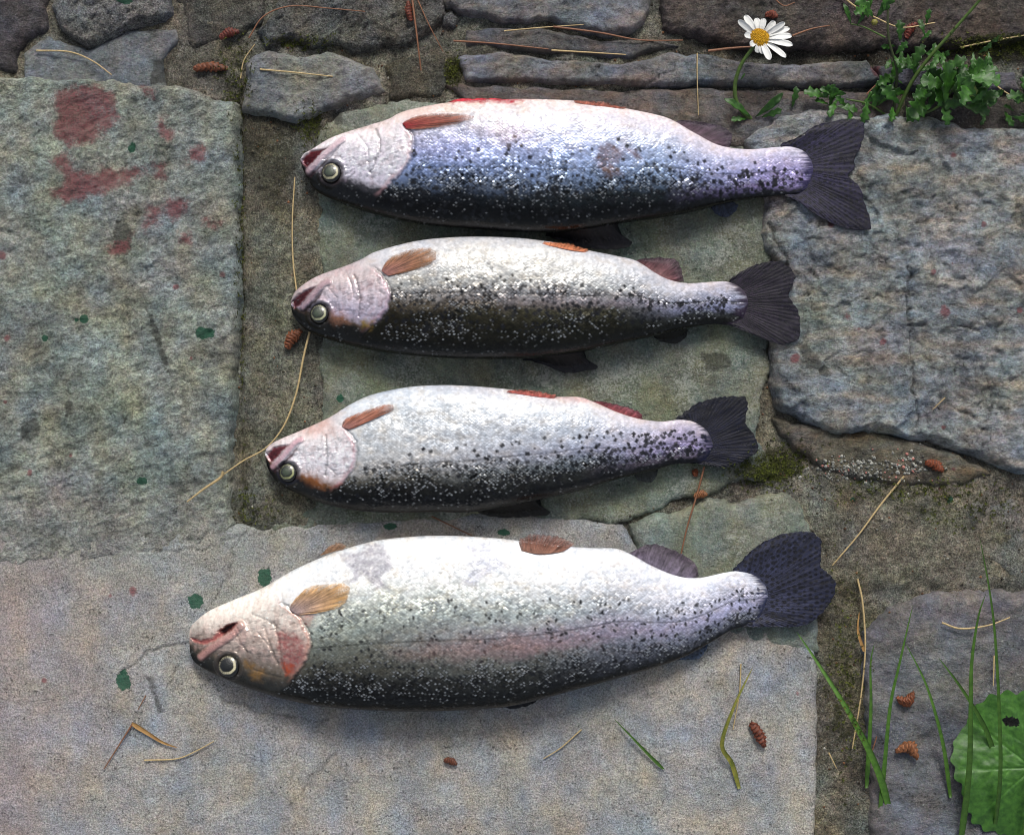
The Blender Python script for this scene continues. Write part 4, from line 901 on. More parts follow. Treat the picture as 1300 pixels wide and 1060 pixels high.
F4 = dict(seed=53, label='lowest and largest trout, white belly with grey patches and bloodied gill cover', thick=25, z0=1.5,
    top=[(235, 812), (236, 802), (241, 794), (261, 778), (294, 763), (332, 747), (372, 724), (423, 702), (474, 687), (525, 681), (575, 680), (640, 684), (700, 692), (750, 696), (782, 697), (803, 705), (830, 720), (863, 733), (890, 735), (921, 729), (940, 727), (962, 733), (975, 745), (979, 760)],
    bot=[(235, 812), (237, 834), (246, 847), (274, 861), (321, 878), (372, 891), (423, 898), (525, 902), (609, 899), (660, 893), (725, 877), (792, 860), (860, 840), (904, 818), (930, 803), (950, 797), (966, 788), (979, 760)],
    head_s=.2, lat=[.6, .58, .57, .5],
    pal=[(.3, [(0, (246, 248, 250)), (.2, (250, 250, 250)), (.34, (236, 240, 230)), (.46, (176, 184, 176)), (.58, (134, 138, 130)), (.70, (100, 100, 92)), (.80, (42, 42, 40)), (.9, (14, 14, 14)), (1, (12, 12, 12))]),
         (.6, [(0, (244, 246, 250)), (.28, (248, 250, 250)), (.42, (206, 214, 212)), (.54, (168, 162, 170)), (.62, (158, 140, 144)), (.70, (128, 132, 130)), (.80, (62, 64, 62)), (.91, (18, 18, 18)), (1, (12, 12, 12))]),
         (.93, [(0, (236, 238, 246)), (.3, (232, 232, 246)), (.6, (196, 196, 226)), (.8, (130, 134, 150)), (.93, (36, 38, 42)), (1, (14, 14, 16))])],
    headpal=[(0, (250, 240, 230)), (.25, (240, 224, 212)), (.42, (216, 194, 182)), (.60, (160, 144, 136)), (.73, (98, 88, 78)), (.85, (52, 50, 46)), (1, (20, 20, 20))], hslope=.9,
    blush=(206, 170, 160), rim=(206, 140, 124), socket=(80, 74, 70), iris=(226, 218, 182),
    glit=lambda Q, s_: np.interp(Q, [.25, .38, .5, .66, .76, .86, .93, .97], [0, .36, .16, .10, .50, .42, .12, 0]), metal=.28, nspots=1000, spot_r=2.0, cross=False,
    dens=lambda s_, q0: (0 if q0 < .40 - .12 * s_ or q0 > .92 else .75),
    operc_sd=opsd([(360, 762), (378, 776), (392, 792), (398, 810), (392, 834), (372, 861), (360, 872)]),
    lines=[([(338, 792), (345, 812), (352, 830), (356, 838)], 1.6, 1.0, .35), ([(352, 788), (358, 812), (362, 840), (366, 850)], 1.4, .9, .4), ([(322, 778), (344, 786), (366, 800)], 1.5, .5, .2), ([(330, 800), (346, 818), (352, 832)], 1.2, .5, .25), ([(300, 800), (306, 812), (316, 826)], 1.6, .6, .3), ([(320, 846), (340, 852), (360, 856)], 1.4, .4, .3)],
    ridges=[([(252, 836), (264, 826), (280, 815), (296, 804), (308, 792)], 4.8, 1.8, (206, 160, 154)), ([(306, 790), (312, 800), (310, 812)], 4.5, 1.3, (206, 180, 172))],
    gapes=[([(238, 813), (254, 814), (268, 810), (278, 800), (290, 792), (304, 788), (300, 796), (288, 804), (272, 814), (256, 820), (242, 818)], 2.2, (178, 112, 108)), ([(276, 802), (286, 794), (302, 789), (296, 798), (284, 806)], 2.6, (44, 14, 16))],
    eye=(291, 844.5, 14.5),
    patches=[([(356, 800), (380, 800), (392, 812), (388, 836), (368, 852), (358, 830)], (150, 84, 84), .75, 5), ([(362, 836), (378, 838), (368, 856)], (176, 84, 56), .7, 4), ([(316, 840), (336, 846), (334, 862), (318, 858)], (164, 126, 78), .6, 6),
             ([(432, 702), (490, 690), (500, 712), (486, 728), (502, 748), (480, 742), (470, 730), (456, 736), (448, 742), (452, 724)], (172, 170, 178), .9, 3.5), ([(592, 694), (626, 690), (640, 712), (606, 744), (590, 740), (598, 716)], (186, 188, 202), .75, 6),
             ([(374, 766), (400, 772), (396, 790), (382, 780)], (212, 140, 130), .6, 5), ([(500, 824), (560, 812), (680, 806), (760, 812), (700, 826), (580, 832)], (176, 146, 142), .3, 12)],
    pupil=(26, 28, 26), lum=.87, tsr=1.9, tgap=7.0, tdark=.42,
    fins=[('pectoral_fin', [(405, 706), (415, 703), (428, 699)], [(409, 702), (418, 693), (430, 689), (438, 691), (436, 698)], 0, 0, (150, 118, 92), (150, 112, 84), 0, 5),
          ('tail_fin', [(944, 735), (962, 746), (966, 760), (962, 778), (950, 790)], [(932, 727), (961, 697), (982, 685), (1012, 677), (1036, 677), (1046, 690), (1046, 720), (1059, 733), (1065, 751), (1050, 778), (1022, 797), (978, 798), (944, 798)], 0, 12, (70, 74, 104), (50, 54, 80), .9, 30),
          ('anal_fin', [(798, 705), (825, 720), (850, 730), (885, 737)], [(804, 703), (823, 694), (843, 695), (870, 707), (887, 720), (890, 734)], 0, 8, (92, 84, 102), (78, 68, 78), .25, 14),
          ('pelvic_fin', [(662, 697), (680, 701), (695, 701), (712, 699)], [(658, 686), (674, 679), (705, 681), (728, 690), (716, 698)], 12, 40, (120, 82, 66), (130, 96, 88), 0, 10),
          ('pectoral_fin', [(371, 768), (374, 773), (382, 776)], [(373, 764), (380, 755), (396, 742), (423, 737), (443, 737), (447, 751), (437, 765), (410, 773), (386, 777)], 0, 0, (150, 132, 134), (206, 160, 96), 0, 16),
          ('dorsal_fin', [(612, 893), (645, 890), (680, 882), (722, 872)], [(614, 899), (628, 903), (650, 905), (668, 902), (705, 886), (726, 876)], -2, 5, (22, 22, 22), (26, 26, 30), .4, 14),
          ('adipose_fin', [(852, 838), (872, 830), (903, 814)], [(853, 842), (872, 843), (890, 840), (900, 830), (904, 817)], -1, 5, (26, 26, 30), (84, 98, 120), .7, 4)])
for sp in (F1, F2, F3, F4): make_trout(sp)

# ------------------------------------------------------------------ thin things: straws, needles, stems, blades
def tube(pts, r0, r1, sides=6, n=40, zs=None):
    """pts: list of (px,py,z mm)"""
    c = catmull(np.array(pts, float), n)
    V = np.stack([(c[:, 0] - 650) * K, (530 - c[:, 1]) * K, c[:, 2] * .001], -1)
    T_ = np.gradient(V, axis=0); T_ /= np.linalg.norm(T_, axis=1)[:, None] + 1e-12
    up = np.array([0, 0, 1.0]); A = np.cross(T_, up); A /= np.linalg.norm(A, axis=1)[:, None] + 1e-9; B_ = np.cross(A, T_)
    rr = np.linspace(r0, r1, n) * K
    a = np.arange(sides) / sides * 2 * np.pi
    R_ = V[:, None, :] + rr[:, None, None] * (np.cos(a)[None, :, None] * A[:, None, :] + np.sin(a)[None, :, None] * B_[:, None, :])
    idx = np.arange(n * sides).reshape(n, sides); nx = np.roll(idx, -1, 1)
    q = np.stack([idx[:-1], nx[:-1], nx[1:], idx[1:]], -1).reshape(-1, 4)
    return R_.reshape(-1, 3), q
M_straw = plain('dry_straw', S(178, 156, 112), .6, var=.3, scale=900)
M_needle = plain('brown_needle', S(124, 84, 60), .6, var=.35, scale=900)
M_stemg = plain('green_stem', S(74, 98, 40), .5, var=.3)
M_stemd = plain('dark_stem', S(58, 66, 36), .6, var=.3)
GH = 2.0
def straw(pts, r0, r1, mat, label, cat='straw', name='dry_straw', group=None, z=None):
    p3 = [(a, b, (c[0] if c else (z if z is not None else GH))) for a, b, *c in pts]
    V, q = tube(p3, r0, r1)
    c = V.mean(0); me = mesh_from(name, V - c, q)
    o = obj(name, me, mat, None, Vector(c), label=label, category=cat)
    if group: o['group'] = group
    return o
straw([(375, 226, 3), (372, 280, 3), (373, 330, 4), (378, 372, 5)], .9, 1.1, M_straw, 'pale thin straw hanging between the noses of the upper two trout')
straw([(394, 422, 4), (386, 455, 4), (377, 500, 4), (362, 540, 5), (340, 568, 6), (312, 584, 7), (285, 603, 9)], 1.5, .8, M_straw, 'long pale bent straw curving past the nose of the third trout')
straw([(287, 598, 11), (283, 606, 10), (262, 620, 9), (241, 636, 9)], 2.0, .9, M_straw, 'short pale straw end lying on the left slab edge')
for pts, r, mt, lb, nm, ct in [
    ([(48, 66, 3), (90, 68, 4), (120, 80, 5), (146, 99, 9)], 1.2, M_straw, 'bent dry needle on the blue grey stone at top left', 'dry_straw', 'straw'),
    ([(318, 52, 7), (338, 25, 9), (372, 12, 8), (420, 15, 8), (465, 19, 8)], 1.0, M_needle, 'long brown needle arched over the rough grey stone at the top', 'pine_needle', 'needle'),
    ([(307, 102, 5), (312, 80, 7), (326, 60, 8)], .9, M_straw, 'short dry needle standing left of the flat blue grey stone', 'dry_straw', 'straw'),
    ([(332, 91, 6), (375, 95, 6.5), (424, 100, 6)], 1.2, M_straw, 'straight straw lying across the blue grey stone', 'dry_straw', 'straw'),
    ([(523, -6, 9), (529, 40, 9), (535, 92, 5)], 1.5, M_needle, 'thick tan needle hanging down beside the red bud at the top', 'pine_needle', 'needle'),
    ([(531, 4, 8), (545, 35, 8), (563, 68, 4)], .9, M_needle, 'thin dark red needle slanting right at the top', 'pine_needle', 'needle'),
    ([(576, 54, 4), (630, 58, 5), (696, 65, 5)], 1.2, M_needle, 'brown needle lying in the seam of the grey stones at top centre', 'pine_needle', 'needle'),
    ([(640, 42, 5), (690, 38, 6), (740, 36, 9)], .9, M_straw, 'thin straw on the grey stone seam under the top slab', 'dry_straw', 'straw'),
    ([(702, 38, 8), (760, 45, 7), (812, 53, 4), (866, 53, 3)], 1.3, M_needle, 'long brown needle left of the daisy lying on the stone edge', 'pine_needle', 'needle'),
    ([(700, 66, 4), (745, 69, 5), (794, 72, 5)], 1.2, M_straw, 'straw lying flat above the slate left of the daisy', 'dry_straw', 'straw'),
    ([(884, 70, 5), (884, 100, 5), (886, 148, 3)], .8, M_straw, 'upright thin straw on the slate left of the daisy stem', 'dry_straw', 'straw'),
    ([(898, 67, 4), (925, 64, 5), (952, 62, 5)], 1.8, M_needle, 'reddish needle just left of the daisy head', 'pine_needle', 'needle'),
    ([(1003, 50, 9), (1026, 42, 10), (1050, 37, 9)], 1.3, M_needle, 'reddish needle just right of the daisy head', 'pine_needle', 'needle'),
    ([(977, 0, 9), (992, 12, 9), (1006, 8, 9)], 1.0, M_needle, 'crooked red needle above the daisy', 'pine_needle', 'needle'),
    ([(1060, -4, 9), (1085, 16, 10), (1108, 28, 10), (1140, 40, 10), (1182, 34, 10)], 1.3, M_straw, 'pale curved straw above the leafy weed at top right', 'dry_straw', 'straw'),
    ([(1218, 62, 3), (1256, 56, 9), (1304, 48, 9)], 1.1, M_straw, 'straw crossing the dark rock in the top right corner', 'dry_straw', 'straw'),
    ([(1254, 105, 6), (1270, 118, 6), (1296, 133, 6)], 1.2, M_straw, 'pale straw slanting on the slate right of the weed', 'dry_straw', 'straw'),
    ([(1098, 122, 5), (1112, 108, 6), (1124, 98, 6)], 1.0, M_needle, 'pinkish needle among the weed leaves', 'pine_needle', 'needle'),
    ([(893, 592, 5), (884, 628, 3), (872, 668, 3), (863, 708, 2.5)], 1.4, M_needle, 'tan needle running from the tail of the third trout down to the largest trout', 'pine_needle', 'needle'),
    ([(1146, 604, 4), (1118, 640, 1), (1090, 678, 1), (1057, 718, -1)], 1.4, M_straw, 'straight tan straw right of the lowest trout tail', 'dry_straw', 'straw'),
    ([(1089, 735, -1), (1095, 765, 0), (1098, 820, 1), (1093, 880, 1), (1082, 950, 0)], 1.4, M_straw, 'long dry stalk in the mossy joint at lower right', 'dry_straw', 'straw'),
    ([(1193, 789, 6), (1216, 796, 7), (1250, 792, 7), (1278, 782, 7)], 1.3, M_straw, 'curved straw lying on the lower right stone', 'dry_straw', 'straw'),
    ([(1258, 830, 7), (1257, 868, 7)], 1.1, M_straw, 'short straw just above the round lobed leaf', 'dry_straw', 'straw'),
    ([(1115, 925, 2), (1104, 960, 2)], 1.0, M_needle, 'short brown needle between the lowest grass blades', 'pine_needle', 'needle'),
    ([(1052, 955, 0), (1062, 975, 0)], 1.0, M_straw, 'short straw in the moss beside the lower concrete edge', 'dry_straw', 'straw'),
    ([(169, 918, 2), (150, 948, 2), (133, 975, 2)], 1.1, M_needle, 'reddish needle slanting down left at the lower left', 'pine_needle', 'needle'),
    ([(184, 964, 2), (225, 962, 2), (250, 952, 2), (272, 940, 2)], 1.0, M_straw, 'fine curved straw on the concrete at the lower left', 'dry_straw', 'straw'),
    ([(186, 882, 2), (176, 900, 2)], .8, M_needle, 'tiny needle above the flat tan blade at lower left', 'pine_needle', 'needle'),
    ([(738, 925, 2), (712, 948, 2), (690, 962, 2)], 1.0, M_straw, 'thin straw on the concrete below the largest trout', 'dry_straw', 'straw'),
    ([(548, 655, 2), (575, 668, 2), (600, 680, 2)], 1.0, M_needle, 'thin needle between the lower two trout', 'pine_needle', 'needle'),
    ([(940, 842, 2), (938, 880, 2), (930, 925, 2)], 1.0, M_straw, 'thin dry stalk beside the yellow green blade', 'dry_straw', 'straw'),
    ([(1195, 505, 9), (1180, 520, 8)], .8, M_straw, 'tiny straw on the right slab', 'dry_straw', 'straw')]:
    straw(pts, r, r * .6, mt, lb, ct, nm)

def ribbon(pts, w0, shape, fold=.25, n=36, m=5):
    """grass blade: (px,py,z mm) centre line, width px, folded along the middle"""
    c = catmull(np.array(pts, float), n)
    V = np.stack([(c[:, 0] - 650) * K, (530 - c[:, 1]) * K, c[:, 2] * .001], -1)
    T_ = np.gradient(V, axis=0); T_ /= np.linalg.norm(T_, axis=1)[:, None] + 1e-12
    A = np.cross(T_, [0, 0, 1.0]); A /= np.linalg.norm(A, axis=1)[:, None] + 1e-9; N_ = np.cross(A, T_)
    t = np.linspace(0, 1, n); wd = w0 * K * .45 * shape(t)
    b = np.linspace(-1, 1, m)
    G = V[:, None] + (wd[:, None] * b[None])[..., None] * A[:, None] + (wd[:, None] * np.abs(b)[None] * fold)[..., None] * N_[:, None]
    G2 = G - N_[:, None] * .00018
    q = gridquads(n, m); k_ = n * m
    idx = np.arange(k_).reshape(n, m); rim = np.r_[idx[:, 0], idx[-1, 1:], idx[::-1, -1][1:], idx[0, ::-1][1:]]
    qs = np.stack([rim[:-1], rim[1:], rim[1:] + k_, rim[:-1] + k_], -1)
    return np.r_[G.reshape(-1, 3), G2.reshape(-1, 3)], np.r_[q, q[:, ::-1] + k_, qs], np.r_[np.repeat(t, m), np.repeat(t, m)]
def leaf_mat(name, c1, c2, rough=.45):
    b = NB(name); pos = b.n('ShaderNodeTexCoord').outputs['Object']
    n = b.noise(pos, 260, 4, .6); oi = b.n('ShaderNodeObjectInfo').outputs['Random']
    col = b.mix(b.rng(n, .3, .7, 0, 1), RGBA(c1), RGBA(c2))
    col = b.mulcol(col, b.rng(oi, 0, 1, .7, 1.3))
    b.link(b.vmath('MULTIPLY', col, b.attr('col', 'Color')), b.b.inputs['Base Color'])
    b.b.inputs['Roughness'].default_value = rough
    tr = b.n('ShaderNodeBsdfTranslucent'); b.link(col, tr.inputs[0]); mx_ = b.n('ShaderNodeMixShader'); mx_.inputs[0].default_value = .2
    b.link(b.b.outputs[0], mx_.inputs[1]); b.link(tr.outputs[0], mx_.inputs[2]); b.link(mx_.outputs[0], b.out.inputs[0])
    b.link(b.bump(n, .0003), b.b.inputs['Normal'])
    return b.m
M_grass = leaf_mat('grass_blade', S(56, 92, 30), S(84, 124, 44))
M_leaf = leaf_mat('weed_leaf', S(28, 62, 20), S(62, 110, 34))
M_round = leaf_mat('lobed_leaf', S(46, 88, 32), S(78, 126, 48))
M_dryblade = leaf_mat('dry_blade', S(150, 110, 60), S(190, 150, 92), .7)
taper = lambda t: np.clip(1 - t, 0, 1) ** .6 * (.6 + .4 * np.clip(t * 8, 0, 1)) + .02
def blade(pts, w0, mat, label, parent=None, tipcol=None, name='grass_blade', group=None):
    V, q, t = ribbon(pts, w0, taper)
    cols = np.ones((len(V), 3)) * (1 + .0 * t[:, None])
    if tipcol is not None: cols = cols * (1 - (t > .3)[:, None] * sst(.3, .6, t)[:, None]) + np.asarray(tipcol) * (sst(.3, .6, t))[:, None]
    c = V[0].copy()
    me = mesh_from(name, V - c, q, cols)
    # col attribute multiplies the leaf colour
    o = obj(name, me, mat, None, Vector(c), label=label, category='grass blade')
    if group: o['group'] = group
    return o
gg = 'grass blades growing from the lower joints'
blade([(1130, 1030, 0), (1108, 970, 12), (1074, 905, 20), (1036, 842, 14), (1008, 799, 9)], 11, M_grass, 'broad grass blade reaching up left to the tail of the largest trout', group=gg)
blade([(1218, 1080, 0), (1216, 970, 25), (1210, 890, 40), (1208, 827, 46), (1214, 770, 50), (1222, 742, 52)], 10, M_grass, 'tall straight grass blade over the lower right stone, left of the round leaf', group=gg)
blade([(1262, 1060, 0), (1252, 970, 30), (1240, 880, 48), (1228, 790, 60), (1218, 735, 66), (1203, 671, 72)], 6.5, M_grass, 'tallest thin grass blade with its tip highest, crossing the round leaf', group=gg)
blade([(1116, 1040, 0), (1118, 970, 10), (1121, 889, 20), (1130, 833, 26), (1143, 762, 32)], 7, M_grass, 'thin upright grass blade standing left of the curled husks', group=gg)
blade([(1204, 1010, 5), (1193, 951, 12), (1180, 905, 18), (1164, 858, 20), (1139, 810, 22)], 6.5, M_grass, 'grass blade leaning left between the two upright blades', group=gg)
blade([(1270, 990, 4), (1248, 930, 12), (1230, 898, 18), (1205, 861, 22), (1180, 828, 22)], 8.5, M_grass, 'short dark grass blade leaning left from under the round leaf', group=gg)
blade([(1290, 1080, 10), (1295, 970, 25), (1298, 890, 40), (1300, 812, 48)], 7, M_grass, 'grass blade rising at the right edge of the photo', group=gg)
blade([(1100, 1000, 0), (1102, 900, 8), (1100, 840, 12), (1104, 812, 14)], 7, M_grass, 'short dark grass blade in the mossy joint', group=gg)
blade([(938, 1000, 2), (928, 967, 4), (914, 940, 10), (928, 892, 14), (953, 843, 10)], 7.5, leaf_mat('yellow_grass', S(84, 98, 34), S(136, 128, 56)), 'yellowish kinked grass blade standing on the concrete', group=gg)
blade([(842, 975, 2), (822, 955, 4), (800, 932, 5), (779, 911, 3)], 5, M_grass, 'small green grass blade lying on the concrete below the largest trout', group=gg)
blade([(168, 917, 2), (190, 930, 3), (208, 941, 3), (226, 948, 2)], 7, M_dryblade, 'flat tan dry blade on the concrete at the lower left', name='dry_grass')
blade([(1096, 826, 2), (1088, 800, 3), (1090, 776, 2)], 5, M_dryblade, 'small dry blade in the mossy joint', name='dry_grass')

# ------------------------------------------------------------------ bud husks
M_husk = vcol_mat('bud_husk', .6, 0, .3, 900)
def husk(cx, cy, ang, ln, wd, z, label, bend=.2, col=(150, 74, 36)):
    n, sd = 44, 20; V = []; cols = []
    rs = np.random.default_rng(int(cx * 7 + cy))
    for i in range(n):
        t = i / (n - 1); r = wd * .5 * (math.sin(math.pi * min(1, t * .93 + .05)) ** .5) 
        ax = (t - .5) * ln; by = bend * ln * math.sin(math.pi * t)
        for j in range(sd):
            a = 2 * math.pi * j / sd
            scl = 1 + .55 * ((t * 7 + (j // 3 % 3) / 3.0 + .12 * rs.random()) % 1.0) - .25 + .12 * math.sin(t * 13 + a * 2)
            rr = r * scl
            x_ = ax + rr * .25 * math.cos(a * 3); y_ = by + rr * math.cos(a); z_ = rr * .8 * math.sin(a)
            V.append((x_ * math.cos(ang) - y_ * math.sin(ang), x_ * math.sin(ang) + y_ * math.cos(ang), z_ + wd * .4))
            k_ = .35 + .85 * ((t * 7 + (j // 3 % 3) / 3.0) % 1.0)
            cols.append(np.asarray(S(*col)) * np.array([.46, .56, .66]) * k_ * (.8 + .4 * rs.random()))
    V = np.array(V) * K
    idx = np.arange(n * sd).reshape(n, sd); nx = np.roll(idx, -1, 1)
    q = np.stack([idx[:-1], nx[:-1], nx[1:], idx[1:]], -1).reshape(-1, 4)
    me = mesh_from('bud_husk', V, q, np.array(cols))
    obj('bud_husk', me, M_husk, None, Vector(((cx - 650) * K, (530 - cy) * K, z * .001)), label=label, category='bud husk', group='brown bud husks fallen on the stones')
husk(268, 88, R(0), 44, 11, -1, 'longest brown bud husk lying level on the mortar above the left slab', .05)
husk(293, 47, R(18), 26, 10, 3, 'dark red bud husk above the longest husk, on the rough grey stone', .1, (140, 52, 34))
husk(521, 18, R(98), 26, 8, 6, 'upright red bud husk near the top edge left of the thick needle', .05, (150, 62, 34))
husk(374, 431, R(50), 30, 13, 0, 'brown bud husk at the nose of the second trout', .1, (164, 84, 42))
husk(889, 629, R(10), 18, 9, 0, 'orange bud husk just under the third trout tail, beside a needle', .1, (190, 112, 60))
husk(1184, 592, R(-28), 26, 11, 2, 'orange brown bud husk below the right slab', .1, (170, 76, 32))
husk(961, 931, R(-62), 36, 12, 1, 'red brown bud husk on the concrete below the largest trout tail', .05, (150, 66, 34))
husk(1146, 880, R(20), 24, 12, 4, 'curled bud husk on the lower right stone, the upper of two', -.35, (170, 86, 44))
husk(1148, 955, R(-20), 30, 14, 4, 'curled bud husk on the lower right stone, the lower of two', .35, (186, 108, 60))
husk(1153, 43, R(55), 24, 9, 6, 'red bud husk on the dark rock above the leafy weed', .1, (156, 60, 40))
husk(977, 24, R(-10), 16, 9, 6, 'red bud husk right behind the daisy head', .1, (166, 72, 44))
husk(572, 966, R(-20), 18, 8, 1, 'small bud husk on the concrete at the bottom', .1, (150, 80, 50))
husk(883, 600, R(80), 10, 7, 0, 'tiny orange husk touching the third trout tail', .1, (180, 86, 40))

# ------------------------------------------------------------------ leaves, weed, daisy
def leafmesh(name, ln, wd, lobes, depth, curl, n=28, m=9, fold=.18):
    t = np.linspace(0, 1, n); b = np.linspace(-1, 1, m)
    prof = np.sin(np.pi * np.clip(t * .96 + .02, 0, 1) ** 1.35) ** .8
    teeth = 1 - depth * (np.abs(((t * lobes) % 1.0) - .35) / .65)
    wv = wd * .5 * (prof * teeth + .05)
    T_, B_ = np.meshgrid(t, b, indexing='ij')
    X_ = T_ * ln + np.abs(B_) * wv[:, None] * .45
    Y_ = B_ * wv[:, None]
    Z_ = curl * ln * np.sin(T_ * 2.4) * .3 + np.abs(Y_) * fold + .02 * ln * np.sin(T_ * 19) * np.abs(B_)
    V = np.stack([X_, Y_, Z_], -1).reshape(-1, 3) * K
    q = gridquads(n, m); k_ = n * m
    V2 = V.copy(); V2[:, 2] -= .00022
    idx = np.arange(k_).reshape(n, m); rim = np.r_[idx[:, 0], idx[-1, 1:], idx[::-1, -1][1:], idx[0, ::-1][1:]]
    qs = np.stack([rim[:-1], rim[1:], rim[1:] + k_, rim[:-1] + k_], -1)
    c = np.ones((k_, 3)); vein = np.exp(-(B_.ravel() / .12) ** 2); c = c * (1 + .35 * vein[:, None])
    return mesh_from(name, np.r_[V, V2], np.r_[q[:, ::-1], q + k_, qs], np.r_[c, c])
leaf_a = leafmesh('leaf', 40, 22, 3.5, .62, .5); leaf_b = leafmesh('leaf', 33, 13, 3.0, .65, .6); leaf_c = leafmesh('leaf', 48, 30, 4.0, .6, .35); leaf_d = leafmesh('leaf', 40, 9, 1.0, .1, .6)
for mm in (leaf_a, leaf_b, leaf_c, leaf_d): mm.materials.append(M_leaf)
def put_leaf(me, px, py, z, ang, scale, pitch, roll, parent):
    o = bpy.data.objects.new('leaf', me); C.objects.link(o)
    o.parent = parent
    o.location = Vector(((px - 650) * K, (530 - py) * K, z * .001)) - parent.location
    o.rotation_euler = (Matrix.Rotation(ang, 3, 'Z') @ Matrix.Rotation(-pitch, 3, 'Y') @ Matrix.Rotation(roll, 3, 'X')).to_euler()
    o.scale = (scale,) * 3
    return o
weed = obj('leafy_weed', None, None, None, P(1140, 150, 0), label='green leafy weed with toothed leaves growing from the joint above the right slab', category='weed')
def stem(pts, r0, r1, parent, mat=M_stemg, name='stem'):
    V, q = tube(pts, r0, r1, 7); me = mesh_from(name, V - np.array(parent.location), q); return obj(name, me, mat, parent)
stA = [(1134, 150, 0), (1133, 120, 8), (1131, 95, 16), (1116, 58, 26), (1112, 10, 34)]
stB = [(1136, 150, 0), (1150, 112, 12), (1168, 84, 22), (1199, 47, 34), (1224, 16, 44), (1240, -14, 52)]
stC = [(1150, 152, 0), (1185, 140, 8), (1205, 118, 14), (1222, 122, 18)]
stD = [(1130, 150, 0), (1100, 135, 6), (1070, 130, 10)]
stE = [(1112, 60, 26), (1085, 48, 28), (1068, 45, 30)]
for st, a, b_ in ((stA, 2.2, 1.2), (stB, 2.6, 1.6), (stC, 2.0, 1.2), (stD, 1.8, 1.0), (stE, 1.3, .8)): stem(st, a, b_, weed, M_stemd if st is stA else M_stemg)
rl = random.Random(5)
def cluster(cx, cy, rx, ry, n, z0, z1, meshes, s0=.7, s1=1.1, a0=0, a1=360):
    for i in range(n):
        a = rl.random() * 6.28; r = math.sqrt(rl.random())
        put_leaf(rl.choice(meshes), cx + rx * r * math.cos(a), cy + ry * r * math.sin(a), z0 + (z1 - z0) * rl.random(), R(a0 + (a1 - a0) * rl.random()), s0 + (s1 - s0) * rl.random(), R(rl.uniform(-10, 30)), R(rl.uniform(-35, 35)), weed)
cluster(1195, 125, 32, 22, 24, 6, 26, [leaf_a, leaf_c], .7, 1.05)
cluster(1225, 130, 22, 14, 8, 6, 20, [leaf_a, leaf_b], .6, .9, -40, 60)
cluster(1062, 130, 22, 12, 9, 4, 10, [leaf_a, leaf_b], .6, .9)
cluster(1110, 138, 22, 9, 7, 3, 10, [leaf_a, leaf_b], .6, .9)
cluster(1145, 118, 22, 28, 11, 4, 14, [leaf_b, leaf_a], .6, .9)
cluster(1138, 78, 16, 16, 9, 16, 28, [leaf_b, leaf_a], .5, .8)
cluster(1180, 90, 20, 20, 8, 12, 24, [leaf_b], .6, .9)
cluster(1090, 28, 18, 10, 6, 26, 34, [leaf_b, leaf_a], .6, .9)
cluster(1222, 12, 8, 8, 6, 40, 52, [leaf_b, leaf_d], .6, .8, 40, 140)
cluster(1232, 70, 10, 14, 4, 18, 28, [leaf_b], .5, .8)
cluster(1160, 52, 10, 12, 3, 18, 28, [leaf_b], .5, .7, 40, 140)
cluster(1270, 150, 30, 8, 6, 3, 8, [leaf_b], .5, .8)
cluster(1298, 128, 12, 14, 6, 8, 18, [leaf_b, leaf_a], .6, .9)
put_leaf(leaf_d, 1068, 45, 30, R(115), .65, R(10), 0, weed); put_leaf(leaf_d, 1075, 48, 30, R(60), .5, R(10), 0, weed)
def ball(name, r, h, mat, parent, px, py, z, cols=(1, 1, 1), bump=.12, n=14):
    V, cs = [], []
    rs = np.random.default_rng(3)
    for i in range(n + 1):
        ph = math.pi * i / n
        for j in range(18):
            a = 2 * math.pi * j / 18; k_ = 1 + bump * math.cos(a * 6) * math.sin(ph)
            V.append((r * k_ * math.sin(ph) * math.cos(a), r * k_ * math.sin(ph) * math.sin(a), h * math.cos(ph))); cs.append(np.array(cols) * (.9 + .2 * rs.random()))
    idx = np.arange((n + 1) * 18).reshape(n + 1, 18); nx = np.roll(idx, -1, 1)
    q = np.stack([idx[:-1], idx[1:], nx[1:], nx[:-1]], -1).reshape(-1, 4)
    me = mesh_from(name, np.array(V) * K, q, np.array(cs))
    return obj(name, me, mat, parent, Vector(((px - 650) * K, (530 - py) * K, z * .001)) - (parent.location if parent else Vector()))
M_bud = vcol_mat('flower_bud', .55)
ball('flower_bud', 7, 5.5, M_bud, weed, 1223, 124, 20, S(128, 150, 72)); ball('flower_bud', 4, 4, M_bud, weed, 1097, 43, 30, S(120, 116, 50))

daisy = obj('daisy', None, None, None, P(955, 150, 0), label='single white daisy with yellow centre on a bent green stem', category='flower')
stem([(956, 152, 0), (942, 144, 4), (932, 130, 8), (930, 110, 13), (936, 90, 19), (947, 74, 24), (955, 63, 27)], 2.9, 2.2, daisy)
for me_, px, py, z, a, s_ in ((leaf_d, 958, 150, 3, 42, 1.1), (leaf_d, 952, 150, 3, 152, 1.05), (leaf_b, 966, 150, 3, 20, .8), (leaf_b, 1004, 138, 3, 82, .8), (leaf_b, 948, 152, 2, 190, .7), (leaf_d, 936, 108, 14, 60, .25)):
    put_leaf(me_, px, py, z, R(a), s_, R(12), R(15), daisy)
M_petal = leaf_mat('white_petal', (.78, .79, .76), (.86, .86, .84), .55)
for n_ in M_petal.node_tree.nodes:
    if n_.type == 'MAP_RANGE' and abs(n_.inputs[3].default_value - .7) < 1e-5: n_.inputs[3].default_value = .95; n_.inputs[4].default_value = 1.03
